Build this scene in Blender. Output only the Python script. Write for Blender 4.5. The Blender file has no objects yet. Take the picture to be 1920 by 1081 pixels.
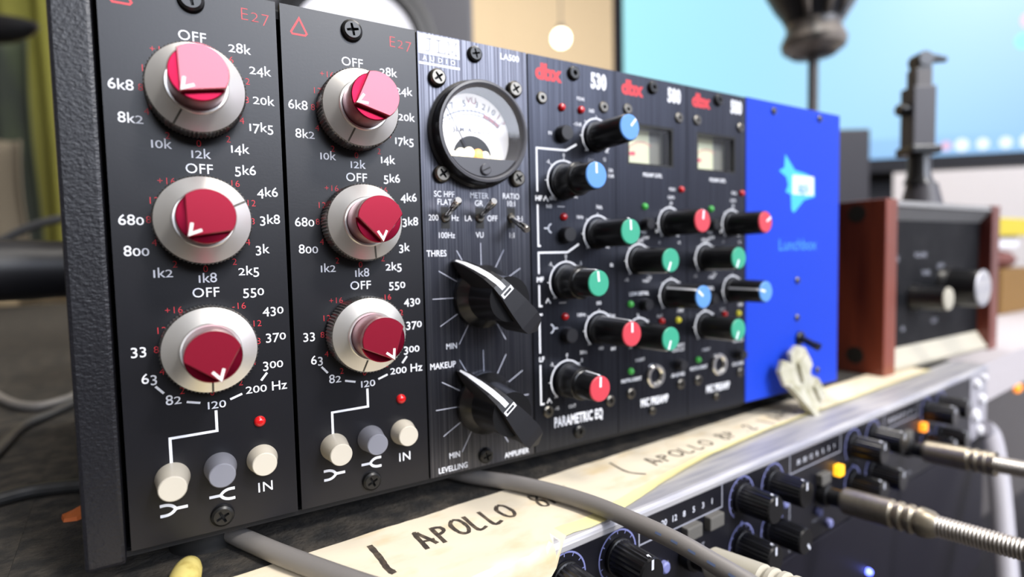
import bpy, bmesh, math, random
from mathutils import Vector, Matrix
from mathutils.geometry import tessellate_polygon
random.seed(7)
PI = math.pi
MM = 0.001
sc = bpy.context.scene
col = sc.collection
def R(d): return math.radians(d)

# ------------------------------------------------------------------ camera, light, exposure (all lengths below are millimetres)
CAM = Vector((12.18, -156.25, 67.07)); YAW, PITCH, ROLL, FPX = 0.545, -0.0583, -0.0220, 1039.83
_cy, _sy, _cp, _sp, _cr, _sr = math.cos(YAW), math.sin(YAW), math.cos(PITCH), math.sin(PITCH), math.cos(ROLL), math.sin(ROLL)
FWD = Vector((_sy*_cp, _cy*_cp, _sp)); _r0 = Vector((_cy, -_sy, 0)); _u0 = _r0.cross(FWD)
RGT = _r0*_cr + _u0*_sr; UPV = _u0*_cr - _r0*_sr
cd = bpy.data.cameras.new('camera'); cam = bpy.data.objects.new('camera', cd); col.objects.link(cam)
cam.matrix_world = Matrix(((RGT.x, UPV.x, -FWD.x, CAM.x*MM), (RGT.y, UPV.y, -FWD.y, CAM.y*MM), (RGT.z, UPV.z, -FWD.z, CAM.z*MM), (0, 0, 0, 1)))
cd.sensor_width = 36; cd.lens = FPX/1920*36; cd.clip_start = 0.004; cd.clip_end = 30
cd.dof.use_dof = True; cd.dof.focus_distance = 0.146; cd.dof.aperture_fstop = cd.lens/3.0; cd.dof.aperture_blades = 0
sc.camera = cam
def at(px, py, depth):                     # the point of the place at a given distance along the view axis (mm)
    return CAM + (RGT*((px-960)/FPX) - UPV*((py-540.5)/FPX) + FWD)*depth

w = bpy.data.worlds.new('world'); sc.world = w; w.use_nodes = True
w.node_tree.nodes['Background'].inputs[0].default_value = (0.80, 0.88, 1.0, 1); w.node_tree.nodes['Background'].inputs[1].default_value = 0.10
sc.view_settings.view_transform = 'Standard'; sc.view_settings.look = 'None'; sc.view_settings.gamma = 1.0
sc.view_settings.exposure = 0.0; sc.view_settings.use_curve_mapping = False
def area(name, loc, target, size, power, color=(1, 1, 1), sy=None):
    l = bpy.data.lights.new(name, 'AREA'); l.energy = power; l.color = color; l.size = size*MM
    if sy: l.shape = 'RECTANGLE'; l.size_y = sy*MM
    o = bpy.data.objects.new(name, l); col.objects.link(o); o.location = Vector(loc)*MM
    d = (Vector(target)-Vector(loc)); o.rotation_euler = d.to_track_quat('-Z', 'Y').to_euler(); return o
area('key_ceiling_light', (650, -1500, 1400), (100, 0, 60), 240, 38, (1.0, 0.96, 0.91))
area('panel_sheen_light', (850, -2450, 1120), (850, 0, 1120), 2500, 76, (0.80, 0.86, 1.0), 800)  # wide unseen light added behind the camera for the sheen on the panels
area('overhead_ceiling_light', (250, -350, 1550), (200, 0, 0), 350, 11, (1.0, 0.94, 0.86))
area('room_ceiling_light', (900, 700, 1550), (900, 900, 0), 700, 24, (1.0, 0.95, 0.88))

# ------------------------------------------------------------------ materials
def lin(h):
    h = h.lstrip('#'); v = [int(h[i:i+2], 16)/255 for i in (0, 2, 4)]
    return tuple(c/12.92 if c <= .04045 else ((c+.055)/1.055)**2.4 for c in v)
def mat(name, base, rough=.5, metal=0., spec=.5, bump=None, vary=None, emit=None, aniso=None, coat=0., scale3=None, trans=0.):
    m = bpy.data.materials.new(name); m.use_nodes = True; nt = m.node_tree; b = nt.nodes['Principled BSDF']
    c = lin(base) if isinstance(base, str) else base
    b.inputs['Base Color'].default_value = (*c, 1); b.inputs['Roughness'].default_value = rough; b.inputs['Metallic'].default_value = metal
    b.inputs['Specular IOR Level'].default_value = spec; b.inputs['Coat Weight'].default_value = coat
    if trans: b.inputs['Transmission Weight'].default_value = trans
    if emit: b.inputs['Emission Color'].default_value = (*(lin(emit[0]) if isinstance(emit[0], str) else emit[0]), 1); b.inputs['Emission Strength'].default_value = emit[1]
    def noise(scale, detail=3.):
        t = nt.nodes.new('ShaderNodeTexCoord'); mp = nt.nodes.new('ShaderNodeMapping'); n = nt.nodes.new('ShaderNodeTexNoise')
        mp.inputs['Scale'].default_value = scale if isinstance(scale, tuple) else (scale,)*3
        n.inputs['Scale'].default_value = 1.0; n.inputs['Detail'].default_value = detail
        nt.links.new(t.outputs['Object'], mp.inputs[0]); nt.links.new(mp.outputs[0], n.inputs[0]); return n
    if bump:
        n = noise(bump[0]); bp = nt.nodes.new('ShaderNodeBump'); bp.inputs['Strength'].default_value = bump[1]; bp.inputs['Distance'].default_value = bump[2]*MM
        nt.links.new(n.outputs[0], bp.inputs['Height']); nt.links.new(bp.outputs[0], b.inputs['Normal'])
    if vary:                                   # (scale, other colour, low, high[, rough a, rough b])
        n = noise(vary[0], 5.); rp = nt.nodes.new('ShaderNodeMapRange'); rp.inputs[1].default_value = vary[2]; rp.inputs[2].default_value = vary[3]
        nt.links.new(n.outputs[0], rp.inputs[0])
        mx = nt.nodes.new('ShaderNodeMix'); mx.data_type = 'RGBA'; mx.inputs[6].default_value = (*c, 1)
        mx.inputs[7].default_value = (*(lin(vary[1]) if isinstance(vary[1], str) else vary[1]), 1)
        nt.links.new(rp.outputs[0], mx.inputs[0]); nt.links.new(mx.outputs[2], b.inputs['Base Color'])
        if len(vary) > 4:
            r2 = nt.nodes.new('ShaderNodeMapRange'); r2.inputs[1].default_value = vary[2]; r2.inputs[2].default_value = vary[3]; r2.inputs[3].default_value = vary[4]; r2.inputs[4].default_value = vary[5]
            nt.links.new(n.outputs[0], r2.inputs[0]); nt.links.new(r2.outputs[0], b.inputs['Roughness'])
    if aniso:
        b.inputs['Anisotropic'].default_value = aniso; t = nt.nodes.new('ShaderNodeTangent'); t.direction_type = 'RADIAL'; t.axis = 'Y'
        nt.links.new(t.outputs[0], b.inputs['Tangent'])
    return m
M = {}
def dm(k, *a, **kw): M[k] = mat(k, *a, **kw)
dm('panel_black', (.0045, .0045, .007), .37, bump=(1500., .12, .08))
dm('panel_side', (.006, .006, .007), .55, spec=.3)
dm('chassis_black', (.0065, .0065, .009), .36, bump=((1300., 1300., 1700.), .5, .3))
dm('brushed_black', (.056, .057, .070), .30, metal=1., bump=((2600., 2600., 14.), .22, .06), vary=((1700., 1700., 9.), (.19, .195, .22), .42, .78, .36, .26))
dm('brushed_dark', (.035, .037, .047), .32, metal=1., bump=((2600., 2600., 18.), .10, .05), vary=((1700., 1700., 14.), (.065, .069, .085), .35, .75, .36, .29))
dm('blue_paint', (.009, .050, .54), .5, spec=.2, bump=(1400., .06, .05))
dm('white_print', '#eef0f6', .55); dm('red_print', '#d5303c', .55); dm('pink_print', '#d8474e', .55); dm('grey_print', '#9a9ca8', .5)
dm('thin_print', '#b9bccb', .55); dm('dbx_red', '#d62f38', .5)
dm('aluminium', (.80, .785, .75), .36, metal=.8, aniso=.6); dm('aluminium_knurl', (.50, .48, .44), .33, metal=1.)
dm('engraving', (.10, .095, .08), .5)
dm('red_anodised', (.36, .010, .036), .36, metal=.6, spec=.5, coat=.9, bump=(2500., .04, .03)); dm('red_anodised_side', (.28, .006, .03), .28, metal=.9, aniso=.5)
dm('chevron_white', '#f6eee8', .5)
dm('button_ivory', '#c6bfb0', .42); dm('button_grey', '#7d7e87', .42)
dm('screw_black', (.006, .006, .006), .33, metal=.0, spec=.5); dm('screw_dark_steel', (.16, .15, .13), .32, metal=1.); dm('recess', (.004, .004, .004), .6)
dm('led_red', (.55, .008, .010), .12, coat=.5, emit=((.6, .0, .0), .02)); dm('led_green', (.05, .35, .06), .15, emit=((.1, .6, .1), .12)); dm('led_yellow', (.5, .45, .03), .15, emit=((.6, .6, .05), .15))
dm('chrome', (.80, .79, .76), .12, metal=1.); dm('nickel', (.40, .355, .275), .38, metal=.85, vary=(300., (.32, .28, .22), .4, .7)); dm('coil_steel', (.46, .42, .37), .40, metal=.8)
dm('plastic_black', (.008, .008, .009), .28, spec=.5); dm('plastic_soft', (.010, .010, .013), .45); dm('meter_grey', (.075, .075, .085), .38)
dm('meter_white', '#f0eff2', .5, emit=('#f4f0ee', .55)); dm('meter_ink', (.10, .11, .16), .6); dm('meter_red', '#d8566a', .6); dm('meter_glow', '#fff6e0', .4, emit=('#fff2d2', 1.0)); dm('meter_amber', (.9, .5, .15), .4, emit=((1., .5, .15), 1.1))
dm('lcd_face', '#d3d6b4', .5, emit=('#dfe0b8', .10)); dm('lcd_face_shaded', '#77776e', .5)
dm('cap_blue', '#5b93d6', .45); dm('cap_green', '#37a182', .45); dm('cap_red', '#cb3f4c', .45)
dm('logo_cyan', '#3fb8ff', .5); dm('logo_white', '#dbe4ff', .5); dm('letter_blue', '#3f93ff', .5)
dm('rack_black', (.005, .005, .009), .4, bump=(900., .05, .05)); dm('rack_silver', (.52, .51, .52), .46, metal=.35, vary=((25., 300., 300.), (.36, .36, .41), .4, .65))
dm('ring_print', '#7b80b4', .55); dm('knob_mark', '#d8dbe6', .5)
dm('tape', '#dfd3bc', .75, bump=((250., 700., 700.), .35, .15), vary=((60., 110., 110.), '#cfb98f', .52, .78)); dm('tape_edge', '#f1e6a8', .7, bump=((200., 500., 500.), .3, .12)); dm('marker_ink', (.045, .035, .028), .7, vary=(500., (.16, .12, .08), .45, .75))
dm('cable_grey', (.20, .188, .18), .45); dm('cable_dark', (.05, .05, .052), .5); dm('cable_print', '#66779c', .5); dm('cable_black', (.02, .02, .02), .5)
dm('wood', '#8a3f28', .38, coat=.2, vary=((12., 60., 7.), '#4c1a14', .35, .7)); dm('rubber', (.010, .010, .010), .6); dm('screw_hole', (.014, .012, .010), .5)
dm('cream_metal', '#b3ae9f', .5); dm('trim_grey', '#7f7f80', .5); dm('dark_front', (.004, .0045, .006), .55, spec=.15, vary=(90., (.011, .011, .013), .45, .75))
dm('fabric_dark', (.046, .041, .035), .9, bump=(600., .8, .6), vary=((90., 60., 90.), (.018, .017, .016), .36, .66)); dm('dust', (.050, .042, .033), .9, bump=(700., .9, .7), vary=(150., (.014, .013, .012), .34, .60))
dm('desk_grey', '#b9b3b6', .6); dm('desk_white', '#e9e8f0', .6); dm('screen_bezel', (.006, .006, .010), .5, spec=.2)
dm('cone_white', '#efeef4', .6); dm('cabinet_grey', (.075, .073, .082), .55); dm('cabinet_dark', (.024, .022, .028), .5, spec=.3); dm('surround_black', (.012, .012, .014), .5)
dm('wall_tan', '#d3bd98', .8); dm('wall_green', '#7c7a2e', .85, vary=((5., 5., 1.), '#6d6a2a', .4, .6)); dm('cloth_green', (.035, .045, .022), .9, vary=((20., 20., 6.), (.02, .025, .018), .4, .6)); dm('cloth_brown', (.14, .115, .08), .9)
dm('lamp_globe', '#fff4e0', .5, emit=('#ffedd0', 9.)); dm('wall_pale', '#58544e', .8); dm('ceiling_white', '#e2e0dc', .8); dm('floor_dark', (.06, .052, .046), .7)
dm('stand_brown', (.17, .145, .125), .38, spec=.6, vary=(60., (.03, .027, .026), .4, .62)); dm('stand_grey', (.075, .068, .068), .5); dm('clamp_grey', (.05, .047, .056), .5)
dm('orange_flake', '#c8672f', .6); dm('yellow_rubber', '#dccb7a', .45, vary=(300., '#c2ad5c', .5, .7)); dm('yellow_paper', '#c4b12c', .6); dm('brown_bag', '#6b3a34', .6); dm('tan_card', '#7a5925', .7)
dm('led_orange', (1., .32, .02), .3, emit=((1., .30, .02), 1.6)); dm('led_amber', (1., .5, .02), .3, emit=((1., .48, .02), 1.7)); dm('led_blue', (.2, .25, 1.), .3, emit=((.12, .16, 1.), 7.))
dm('rack_grey', (.36, .35, .39), .5); dm('white_knob', '#e8e8ec', .45); dm('purple_black', (.006, .0055, .012), .5, spec=.3); dm('translucent_plastic', '#e4e1cf', .2, trans=.3, vary=(120., '#bdb99c', .4, .65)); dm('button_dim', (.12, .115, .105), .45)
# VU glass: clear with a faint reflection
m = bpy.data.materials.new('clear_glass'); m.use_nodes = True; nt = m.node_tree; nt.nodes.remove(nt.nodes['Principled BSDF'])
tr = nt.nodes.new('ShaderNodeBsdfTransparent'); gl = nt.nodes.new('ShaderNodeBsdfGlossy'); gl.inputs['Roughness'].default_value = .03; mx = nt.nodes.new('ShaderNodeMixShader'); mx.inputs[0].default_value = .05
nt.links.new(tr.outputs[0], mx.inputs[1]); nt.links.new(gl.outputs[0], mx.inputs[2]); nt.links.new(mx.outputs[0], nt.nodes['Material Output'].inputs[0]); M['clear_glass'] = m
# the monitor's desktop picture: pale cyan on the left running into blue
m = bpy.data.materials.new('screen_picture'); m.use_nodes = True; nt = m.node_tree; b = nt.nodes['Principled BSDF']; t = nt.nodes.new('ShaderNodeTexCoord'); sx = nt.nodes.new('ShaderNodeSeparateXYZ'); rp = nt.nodes.new('ShaderNodeValToRGB')
nt.links.new(t.outputs['Generated'], sx.inputs[0]); nt.links.new(sx.outputs[0], rp.inputs[0]); nt.links.new(rp.outputs[0], b.inputs['Emission Color'])
rp.color_ramp.elements[0].color = (*lin('#aef6ff'), 1); rp.color_ramp.elements[0].position = .02; rp.color_ramp.elements[1].color = (*lin('#7fb2f4'), 1); rp.color_ramp.elements[1].position = .95
e = rp.color_ramp.elements.new(.4); e.color = (*lin('#a0dcff'), 1)
b.inputs['Base Color'].default_value = (.01, .01, .01, 1); b.inputs['Emission Strength'].default_value = 1.0; b.inputs['Roughness'].default_value = .35; M['screen_picture'] = m
dm('screen_bar', (.01, .01, .01), .35, emit=('#8cc4f8', 1.)); dm('screen_icon', (.01, .01, .01), .35, emit=('#eefaff', 1.1)); dm('screen_icon_cyan', (.01, .01, .01), .35, emit=('#6fe8ff', 1.)); dm('screen_icon_pink', (.01, .01, .01), .35, emit=('#e6b8d8', 1.))

# ------------------------------------------------------------------ mesh helper
class MB:
    def __init__(s): s.v = []; s.f = []; s.m = []; s.sm = []; s.mats = []
    def mi(s, k):
        if k not in s.mats: s.mats.append(k)
        return s.mats.index(k)
    def add(s, vs, fs, k, smooth=False):
        o = len(s.v); s.v += [tuple(v) for v in vs]; i = s.mi(k)
        for f in fs: s.f.append(tuple(o+j for j in f)); s.m.append(i); s.sm.append(smooth)
        return s
    def box(s, x0, y0, z0, x1, y1, z1, k):
        vs = [(x, y, z) for x in (x0, x1) for y in (y0, y1) for z in (z0, z1)]
        return s.add(vs, [(0, 1, 3, 2), (4, 6, 7, 5), (0, 4, 5, 1), (2, 3, 7, 6), (0, 2, 6, 4), (1, 5, 7, 3)], k)
    def bbox(s, x0, y0, z0, x1, y1, z1, k, r=.4):      # box with chamfered edges
        bm = bmesh.new(); bmesh.ops.create_cube(bm, size=1)
        for v in bm.verts: v.co = Vector(((x0+x1)/2+v.co.x*(x1-x0), (y0+y1)/2+v.co.y*(y1-y0), (z0+z1)/2+v.co.z*(z1-z0)))
        bmesh.ops.bevel(bm, geom=bm.edges[:], offset=r, segments=2, affect='EDGES', profile=.6)
        bm.verts.index_update(); s.add([v.co[:] for v in bm.verts], [[v.index for v in f.verts] for f in bm.faces], k); bm.free(); return s
    def lathe(s, prof, k, c=(0, 0, 0), n=40, axis=(0, -1, 0), teeth=(), amp=.0, smooth=True, caps=True, ref=None):
        ax = Vector(axis).normalized(); a = Vector(ref) if ref else (Vector((1, 0, 0)) if abs(ax.x) < .9 else Vector((0, 0, 1))); u = (a-ax*a.dot(ax)).normalized(); v = ax.cross(u); c = Vector(c)
        vs = []; fs = []; ks = k if isinstance(k, (list, tuple)) else [k]*(len(prof)-1)
        for j, (r, h) in enumerate(prof):
            for i in range(n):
                rr = r + (amp*(-1 if i % 2 else 1) if j in teeth else 0); t = 2*PI*i/n
                vs.append(c+u*(rr*math.cos(t))+v*(rr*math.sin(t))+ax*h)
        o = len(s.v); s.v += [tuple(q) for q in vs]
        for j in range(len(prof)-1):
            mi = s.mi(ks[j]); sh = smooth and not (j in teeth and j+1 in teeth)
            for i in range(n):
                s.f.append((o+j*n+i, o+j*n+(i+1) % n, o+(j+1)*n+(i+1) % n, o+(j+1)*n+i)); s.m.append(mi); s.sm.append(sh)
        if caps:
            s.f.append(tuple(o+i for i in range(n))[::-1]); s.m.append(s.mi(ks[0])); s.sm.append(False)
            s.f.append(tuple(o+(len(prof)-1)*n+i for i in range(n))); s.m.append(s.mi(ks[-1])); s.sm.append(False)
        return s
    def poly(s, outer, k, y=-.03, holes=(), y1=None, kside=None):    # flat (or extruded y..y1) outline in the x-z plane
        loops = [list(outer)]+[list(h) for h in holes]; allp = [p for l in loops for p in l]
        tri = tessellate_polygon([[Vector((p[0], p[1], 0)) for p in l] for l in loops])
        s.add([(p[0], y, p[1]) for p in allp], tri, k)
        if y1 is not None:
            s.add([(p[0], y1, p[1]) for p in allp], [t[::-1] for t in tri], kside or k)
            for l in loops:
                n = len(l); s.add([(p[0], y, p[1]) for p in l]+[(p[0], y1, p[1]) for p in l], [(i, (i+1) % n, n+(i+1) % n, n+i) for i in range(n)], kside or k)
        return s
    def line(s, pts, wd, k, y=-.03, closed=False):
        P = [Vector((p[0], p[1])) for p in pts]; n = len(P)
        if closed: P = P+[P[0], P[1]]
        L = []; Rr = []
        for i in range(len(P)):
            if i == 0: d = (P[1]-P[0]).normalized(); nn = Vector((-d.y, d.x)); sc_ = 1
            elif i == len(P)-1: d = (P[-1]-P[-2]).normalized(); nn = Vector((-d.y, d.x)); sc_ = 1
            else:
                a = (P[i]-P[i-1]).normalized(); b = (P[i+1]-P[i]).normalized(); na = Vector((-a.y, a.x)); nn = (na+Vector((-b.y, b.x)))
                nn = nn.normalized() if nn.length > .05 else na; sc_ = 1/max(.4, nn.dot(na))
            if closed and i == 0:
                a = (P[0]-P[-3]).normalized(); na = Vector((-a.y, a.x)); b = nn; nn = (na+b).normalized(); sc_ = 1/max(.4, nn.dot(na))
            L.append(P[i]+nn*wd/2*sc_); Rr.append(P[i]-nn*wd/2*sc_)
        m_ = n+1 if closed else n; L = L[:m_]; Rr = Rr[:m_]
        if closed: L[-1] = L[0]; Rr[-1] = Rr[0]
        return s.add([(p.x, y, p.y) for p in L]+[(p.x, y, p.y) for p in Rr], [(i, i+1, m_+i+1, m_+i) for i in range(m_-1)], k)
    def arc(s, cx, cz, r, a0, a1, wd, k, y=-.03, n=40):
        return s.line([(cx+r*math.cos(R(a0+(a1-a0)*i/n)), cz+r*math.sin(R(a0+(a1-a0)*i/n))) for i in range(n+1)], wd, k, y)
    def disc(s, cx, cz, r, k, y=-.03, n=32):
        return s.add([(cx+r*math.cos(2*PI*i/n), y, cz+r*math.sin(2*PI*i/n)) for i in range(n)], [tuple(range(n))], k)
    def tube(s, pts, rad, k, n=12, caps=True):
        P = [Vector(p) for p in pts]; rs = rad if isinstance(rad, (list, tuple)) else [rad]*len(P); vs = []; fs = []
        t = (P[1]-P[0]).normalized(); u = t.orthogonal().normalized()
        for i, p in enumerate(P):
            tt = (P[min(i+1, len(P)-1)]-P[max(i-1, 0)]).normalized(); u = (u-tt*u.dot(tt)).normalized(); v = tt.cross(u)
            for j in range(n): vs.append(p+u*(rs[i]*math.cos(2*PI*j/n))+v*(rs[i]*math.sin(2*PI*j/n)))
        for i in range(len(P)-1):
            for j in range(n): fs.append((i*n+j, i*n+(j+1) % n, (i+1)*n+(j+1) % n, (i+1)*n+j))
        s.add(vs, fs, k, True)
        if caps: s.add([vs[j] for j in range(n)], [tuple(range(n))], k); s.add([vs[(len(P)-1)*n+j] for j in range(n)], [tuple(range(n))], k)
        return s
    def build(s, name, parent=None, loc=None, rot=None):
        me = bpy.data.meshes.new(name); me.from_pydata([(x*MM, y*MM, z*MM) for x, y, z in s.v], [], s.f)
        for k in s.mats: me.materials.append(M[k])
        me.polygons.foreach_set('material_index', s.m); me.polygons.foreach_set('use_smooth', s.sm)
        bm = bmesh.new(); bm.from_mesh(me)
        bmesh.ops.remove_doubles(bm, verts=bm.verts[:], dist=2e-7); bmesh.ops.recalc_face_normals(bm, faces=bm.faces[:])
        for e_ in bm.edges:
            if len(e_.link_faces) == 2 and e_.calc_face_angle(0) > .5: e_.smooth = False
        bm.to_mesh(me); bm.free(); me.update()
        o = bpy.data.objects.new(name, me); col.objects.link(o)
        if parent: o.parent = parent
        if loc: o.location = Vector(loc)*MM
        if rot: o.rotation_euler = rot
        return o
def circ(cx, cz, r, n=40): return [(cx+r*math.cos(2*PI*i/n), cz+r*math.sin(2*PI*i/n)) for i in range(n)]
def rect(x0, z0, x1, z1): return [(x0, z0), (x1, z0), (x1, z1), (x0, z1)]
def smooth_path(P, n=8):                       # Catmull-Rom through the points
    P = [Vector(p) for p in P]; out = []
    for i in range(len(P)-1):
        a, b, c, d = P[max(i-1, 0)], P[i], P[i+1], P[min(i+2, len(P)-1)]
        for j in range(n):
            t = j/n; out.append(.5*((2*b)+(c-a)*t+(2*a-5*b+4*c-d)*t*t+(3*b-a-3*c+d)*t**3))
    return out+[P[-1]]
def tag(o, label=None, cat=None, group=None, kind=None):
    if label: o['label'] = label
    if cat: o['category'] = cat
    if group: o['group'] = group
    if kind: o['kind'] = kind
    return o
def thing(name, label, cat, loc=(0, 0, 0), rz=0, group=None):
    o = bpy.data.objects.new(name, None); o.empty_display_size = .01; col.objects.link(o); o.location = Vector(loc)*MM; o.rotation_euler = (0, 0, rz)
    return tag(o, label, cat, group)
def part(o, label): o['label'] = label; return o
def structure(o): o['kind'] = 'structure'; return o

# ------------------------------------------------------------------ lettering
_gl = {}
def _mesh(body, off):
    c = bpy.data.curves.new('t', 'FONT'); c.body = body; c.size = 1; c.offset = off; c.resolution_u = 3
    o = bpy.data.objects.new('t', c); col.objects.link(o); dg = bpy.context.evaluated_depsgraph_get(); e = o.evaluated_get(dg); me = e.to_mesh()
    r = ([(v.co.x, v.co.y) for v in me.vertices], [tuple(p.vertices) for p in me.polygons]); e.to_mesh_clear(); bpy.data.objects.remove(o); bpy.data.curves.remove(c); return r
def glyph(ch, off):
    if (ch, off) not in _gl:
        wd = lambda t: (lambda v: max(p[0] for p in v)-min(p[0] for p in v))(_mesh(t, 0)[0])
        adv = wd('H'+ch+'H')-wd('HH')
        v, f = _mesh(ch, off) if ch != ' ' else ([], [])
        _gl[(ch, off)] = (v, f, adv)
    return _gl[(ch, off)]
CAPH = max(p[1] for p in _mesh('H', 0)[0])
def text(mb, s, x, z, h, k, align='c', bold=0., xs=1., track=0., old=False, y=-.03, rot=0.):
    sc_ = h/CAPH; pen = 0; V = []; F = []
    for ch in s:
        v, f, adv = glyph(ch, bold); o = len(V); sy, dy = 1., 0.
        if old and ch in '012': sy = .76
        elif old and ch in '34579': dy = -.22*CAPH
        V += [((pen+p[0]*xs)*1., p[1]*sy+dy) for p in v]; F += [tuple(o+i for i in q) for q in f]; pen += adv*xs+track-(.10 if ch == '1' and old else 0)
    wd = pen-track; ox = {'c': -wd/2, 'l': 0, 'r': -wd}[align]; cr, sr = math.cos(R(rot)), math.sin(R(rot)); out = []
    for p in V:
        a, b = (p[0]+ox)*sc_, (p[1]-CAPH/2)*sc_; out.append((x+a*cr-b*sr, y, z+a*sr+b*cr))
    mb.add(out, F, k); return mb

# ------------------------------------------------------------------ shared parts
def screw(parent, x, z, r=3., h=1.6, k='screw_black', cross=True, hexa=False, y=0., rot=20, name='screw'):
    mb = MB(); n = 28; prof = [(r, -.2), (r, .35*h), (r*.93, .72*h), (r*.74, h)]
    mb.lathe(prof, k, n=n, caps=False); ro = r*.74
    outer = [(ro*math.cos(2*PI*i/n), ro*math.sin(2*PI*i/n)) for i in range(n)]
    if cross:
        a, b = r*.13, r*.56; cr = [(a, a), (b, a*.8), (b, -a*.8), (a, -a), (a*.8, -b), (-a*.8, -b), (-a, -a), (-b, -a*.8), (-b, a*.8), (-a, a), (-a*.8, b), (a*.8, b)]
    else: cr = [(r*.4*math.cos(PI/3*i), r*.4*math.sin(PI/3*i)) for i in range(6)]
    c_, s_ = math.cos(R(rot)), math.sin(R(rot)); cr = [(p[0]*c_-p[1]*s_, p[0]*s_+p[1]*c_) for p in cr]
    mb.poly(outer, k, y=-h, holes=[cr[::-1]])
    m_ = len(cr); mb.add([(p[0], -h, p[1]) for p in cr]+[(p[0]*.8, -h+r*.42, p[1]*.8) for p in cr], [(i, (i+1) % m_, m_+(i+1) % m_, m_+i) for i in range(m_)], 'recess' if cross else 'screw_dark_steel')
    mb.poly([(p[0]*.8, p[1]*.8) for p in cr], 'recess', y=-h+r*.42)
    return mb.build(name, parent, (x, y, z))
def led(parent, x, z, r, k, name='indicator_light', h=1.3):
    mb = MB(); mb.lathe([(r, -.3), (r, .25*h), (r*.9, .55*h), (r*.66, .84*h), (r*.3, .98*h), (.02, h)], k, n=20); return mb.build(name, parent, (x, 0, z))
def knurled_knob(parent, x, z, point, mark):
    sk = MB(); sk.lathe([(9.6, .4), (10.3, .9), (10.4, 1.0), (10.4, 6.6), (10.1, 7.1), (6.6, 9.1)], ['aluminium_knurl', 'aluminium_knurl', 'aluminium_knurl', 'aluminium_knurl', 'aluminium'], n=150, teeth=(2, 3), amp=.17, caps=False)
    sk.lathe([(9.6, .4), (.5, .4)], 'aluminium_knurl', n=40, caps=False)
    k = o = sk.build('rotary_knob', parent, (x, 0, z)); part(o, 'knob with knurled silver skirt')
    c = MB(); c.lathe([(6.62, 9.1), (6.62, 9.5), (6.35, 9.75), (5.9, 9.75)], 'aluminium', n=64, caps=False); c.build('inner_ring', k)
    e = MB(); a = R(mark); d = Vector((math.cos(a), math.sin(a))); nn = Vector((-d.y, d.x))*.22; vs = []
    for rr, h in ((6.7, 9.08), (10.05, 7.16)):
        for sg in (-1, 1):
            p = d*rr+nn*sg; vs += [(p.x, -h-.07, p.y), (p.x, -h+.25, p.y)]
    e.add(vs, [(0, 2, 6, 4), (0, 4, 5, 1), (2, 3, 7, 6), (0, 1, 3, 2), (4, 6, 7, 5)], 'engraving'); e.build('index_line', k)
    # red cap: a cylinder whose top keeps only the wedge that points at the setting
    cp = MB(); rr = 5.85; cp.lathe([(rr-.15, 8.6), (rr, 9.0), (rr, 18.0), (rr-.25, 18.25)], ['red_anodised_side', 'red_anodised_side', 'red_anodised_side'], n=72, caps=False); 
    cp.disc(0, 0, rr-.25, 'red_anodised_side', y=-18.25, n=72)
    half = 41.; A = R(point); ap = Vector((math.cos(A), math.sin(A)))*rr
    n = 44; pts = [(ap.x, ap.y)]
    a0, a1 = A+PI-2*R(half), A+PI+2*R(half)
    pts += [(rr*math.cos(a0+(a1-a0)*i/n), rr*math.sin(a0+(a1-a0)*i/n)) for i in range(n+1)]
    cx = sum(p[0] for p in pts)/len(pts); cz = sum(p[1] for p in pts)/len(pts); ins = [((p[0]-cx)*.965+cx, (p[1]-cz)*.965+cz) for p in pts]
    cp.poly(ins, 'red_anodised', y=-20.); m_ = len(pts)
    cp.add([(p[0], -20., p[1]) for p in ins]+[(p[0], -19.75, p[1]) for p in pts]+[(p[0], -18.0, p[1]) for p in pts], [(i, (i+1) % m_, m_+(i+1) % m_, m_+i) for i in range(m_)]+[(m_+i, m_+(i+1) % m_, 2*m_+(i+1) % m_, 2*m_+i) for i in range(m_)], 'red_anodised')
    o = cp.build('knob_cap', k); part(o, 'red anodised pointer cap')
    v = MB(); q = ap*.86; arms = []
    for sg in (1, -1):
        b = A+PI+sg*R(29); arms.append((q.x+2.4*math.cos(b), q.y+2.4*math.sin(b)))
    v.line([arms[0], (q.x, q.y), arms[1]], .62, 'chevron_white', y=-20.03); v.build('pointer_mark', k)
    return k
def push_button(parent, x, z, r0, r1, h, k, name='push_button'):
    mb = MB(); mb.lathe([(r0*.97, -.2), (r0, .6), (r1+(r0-r1)*.10, h*.8), (r1*1.02, h-.3), (r1*.95, h)], k, n=40); return mb.build(name, parent, (x, 0, z))
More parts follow.
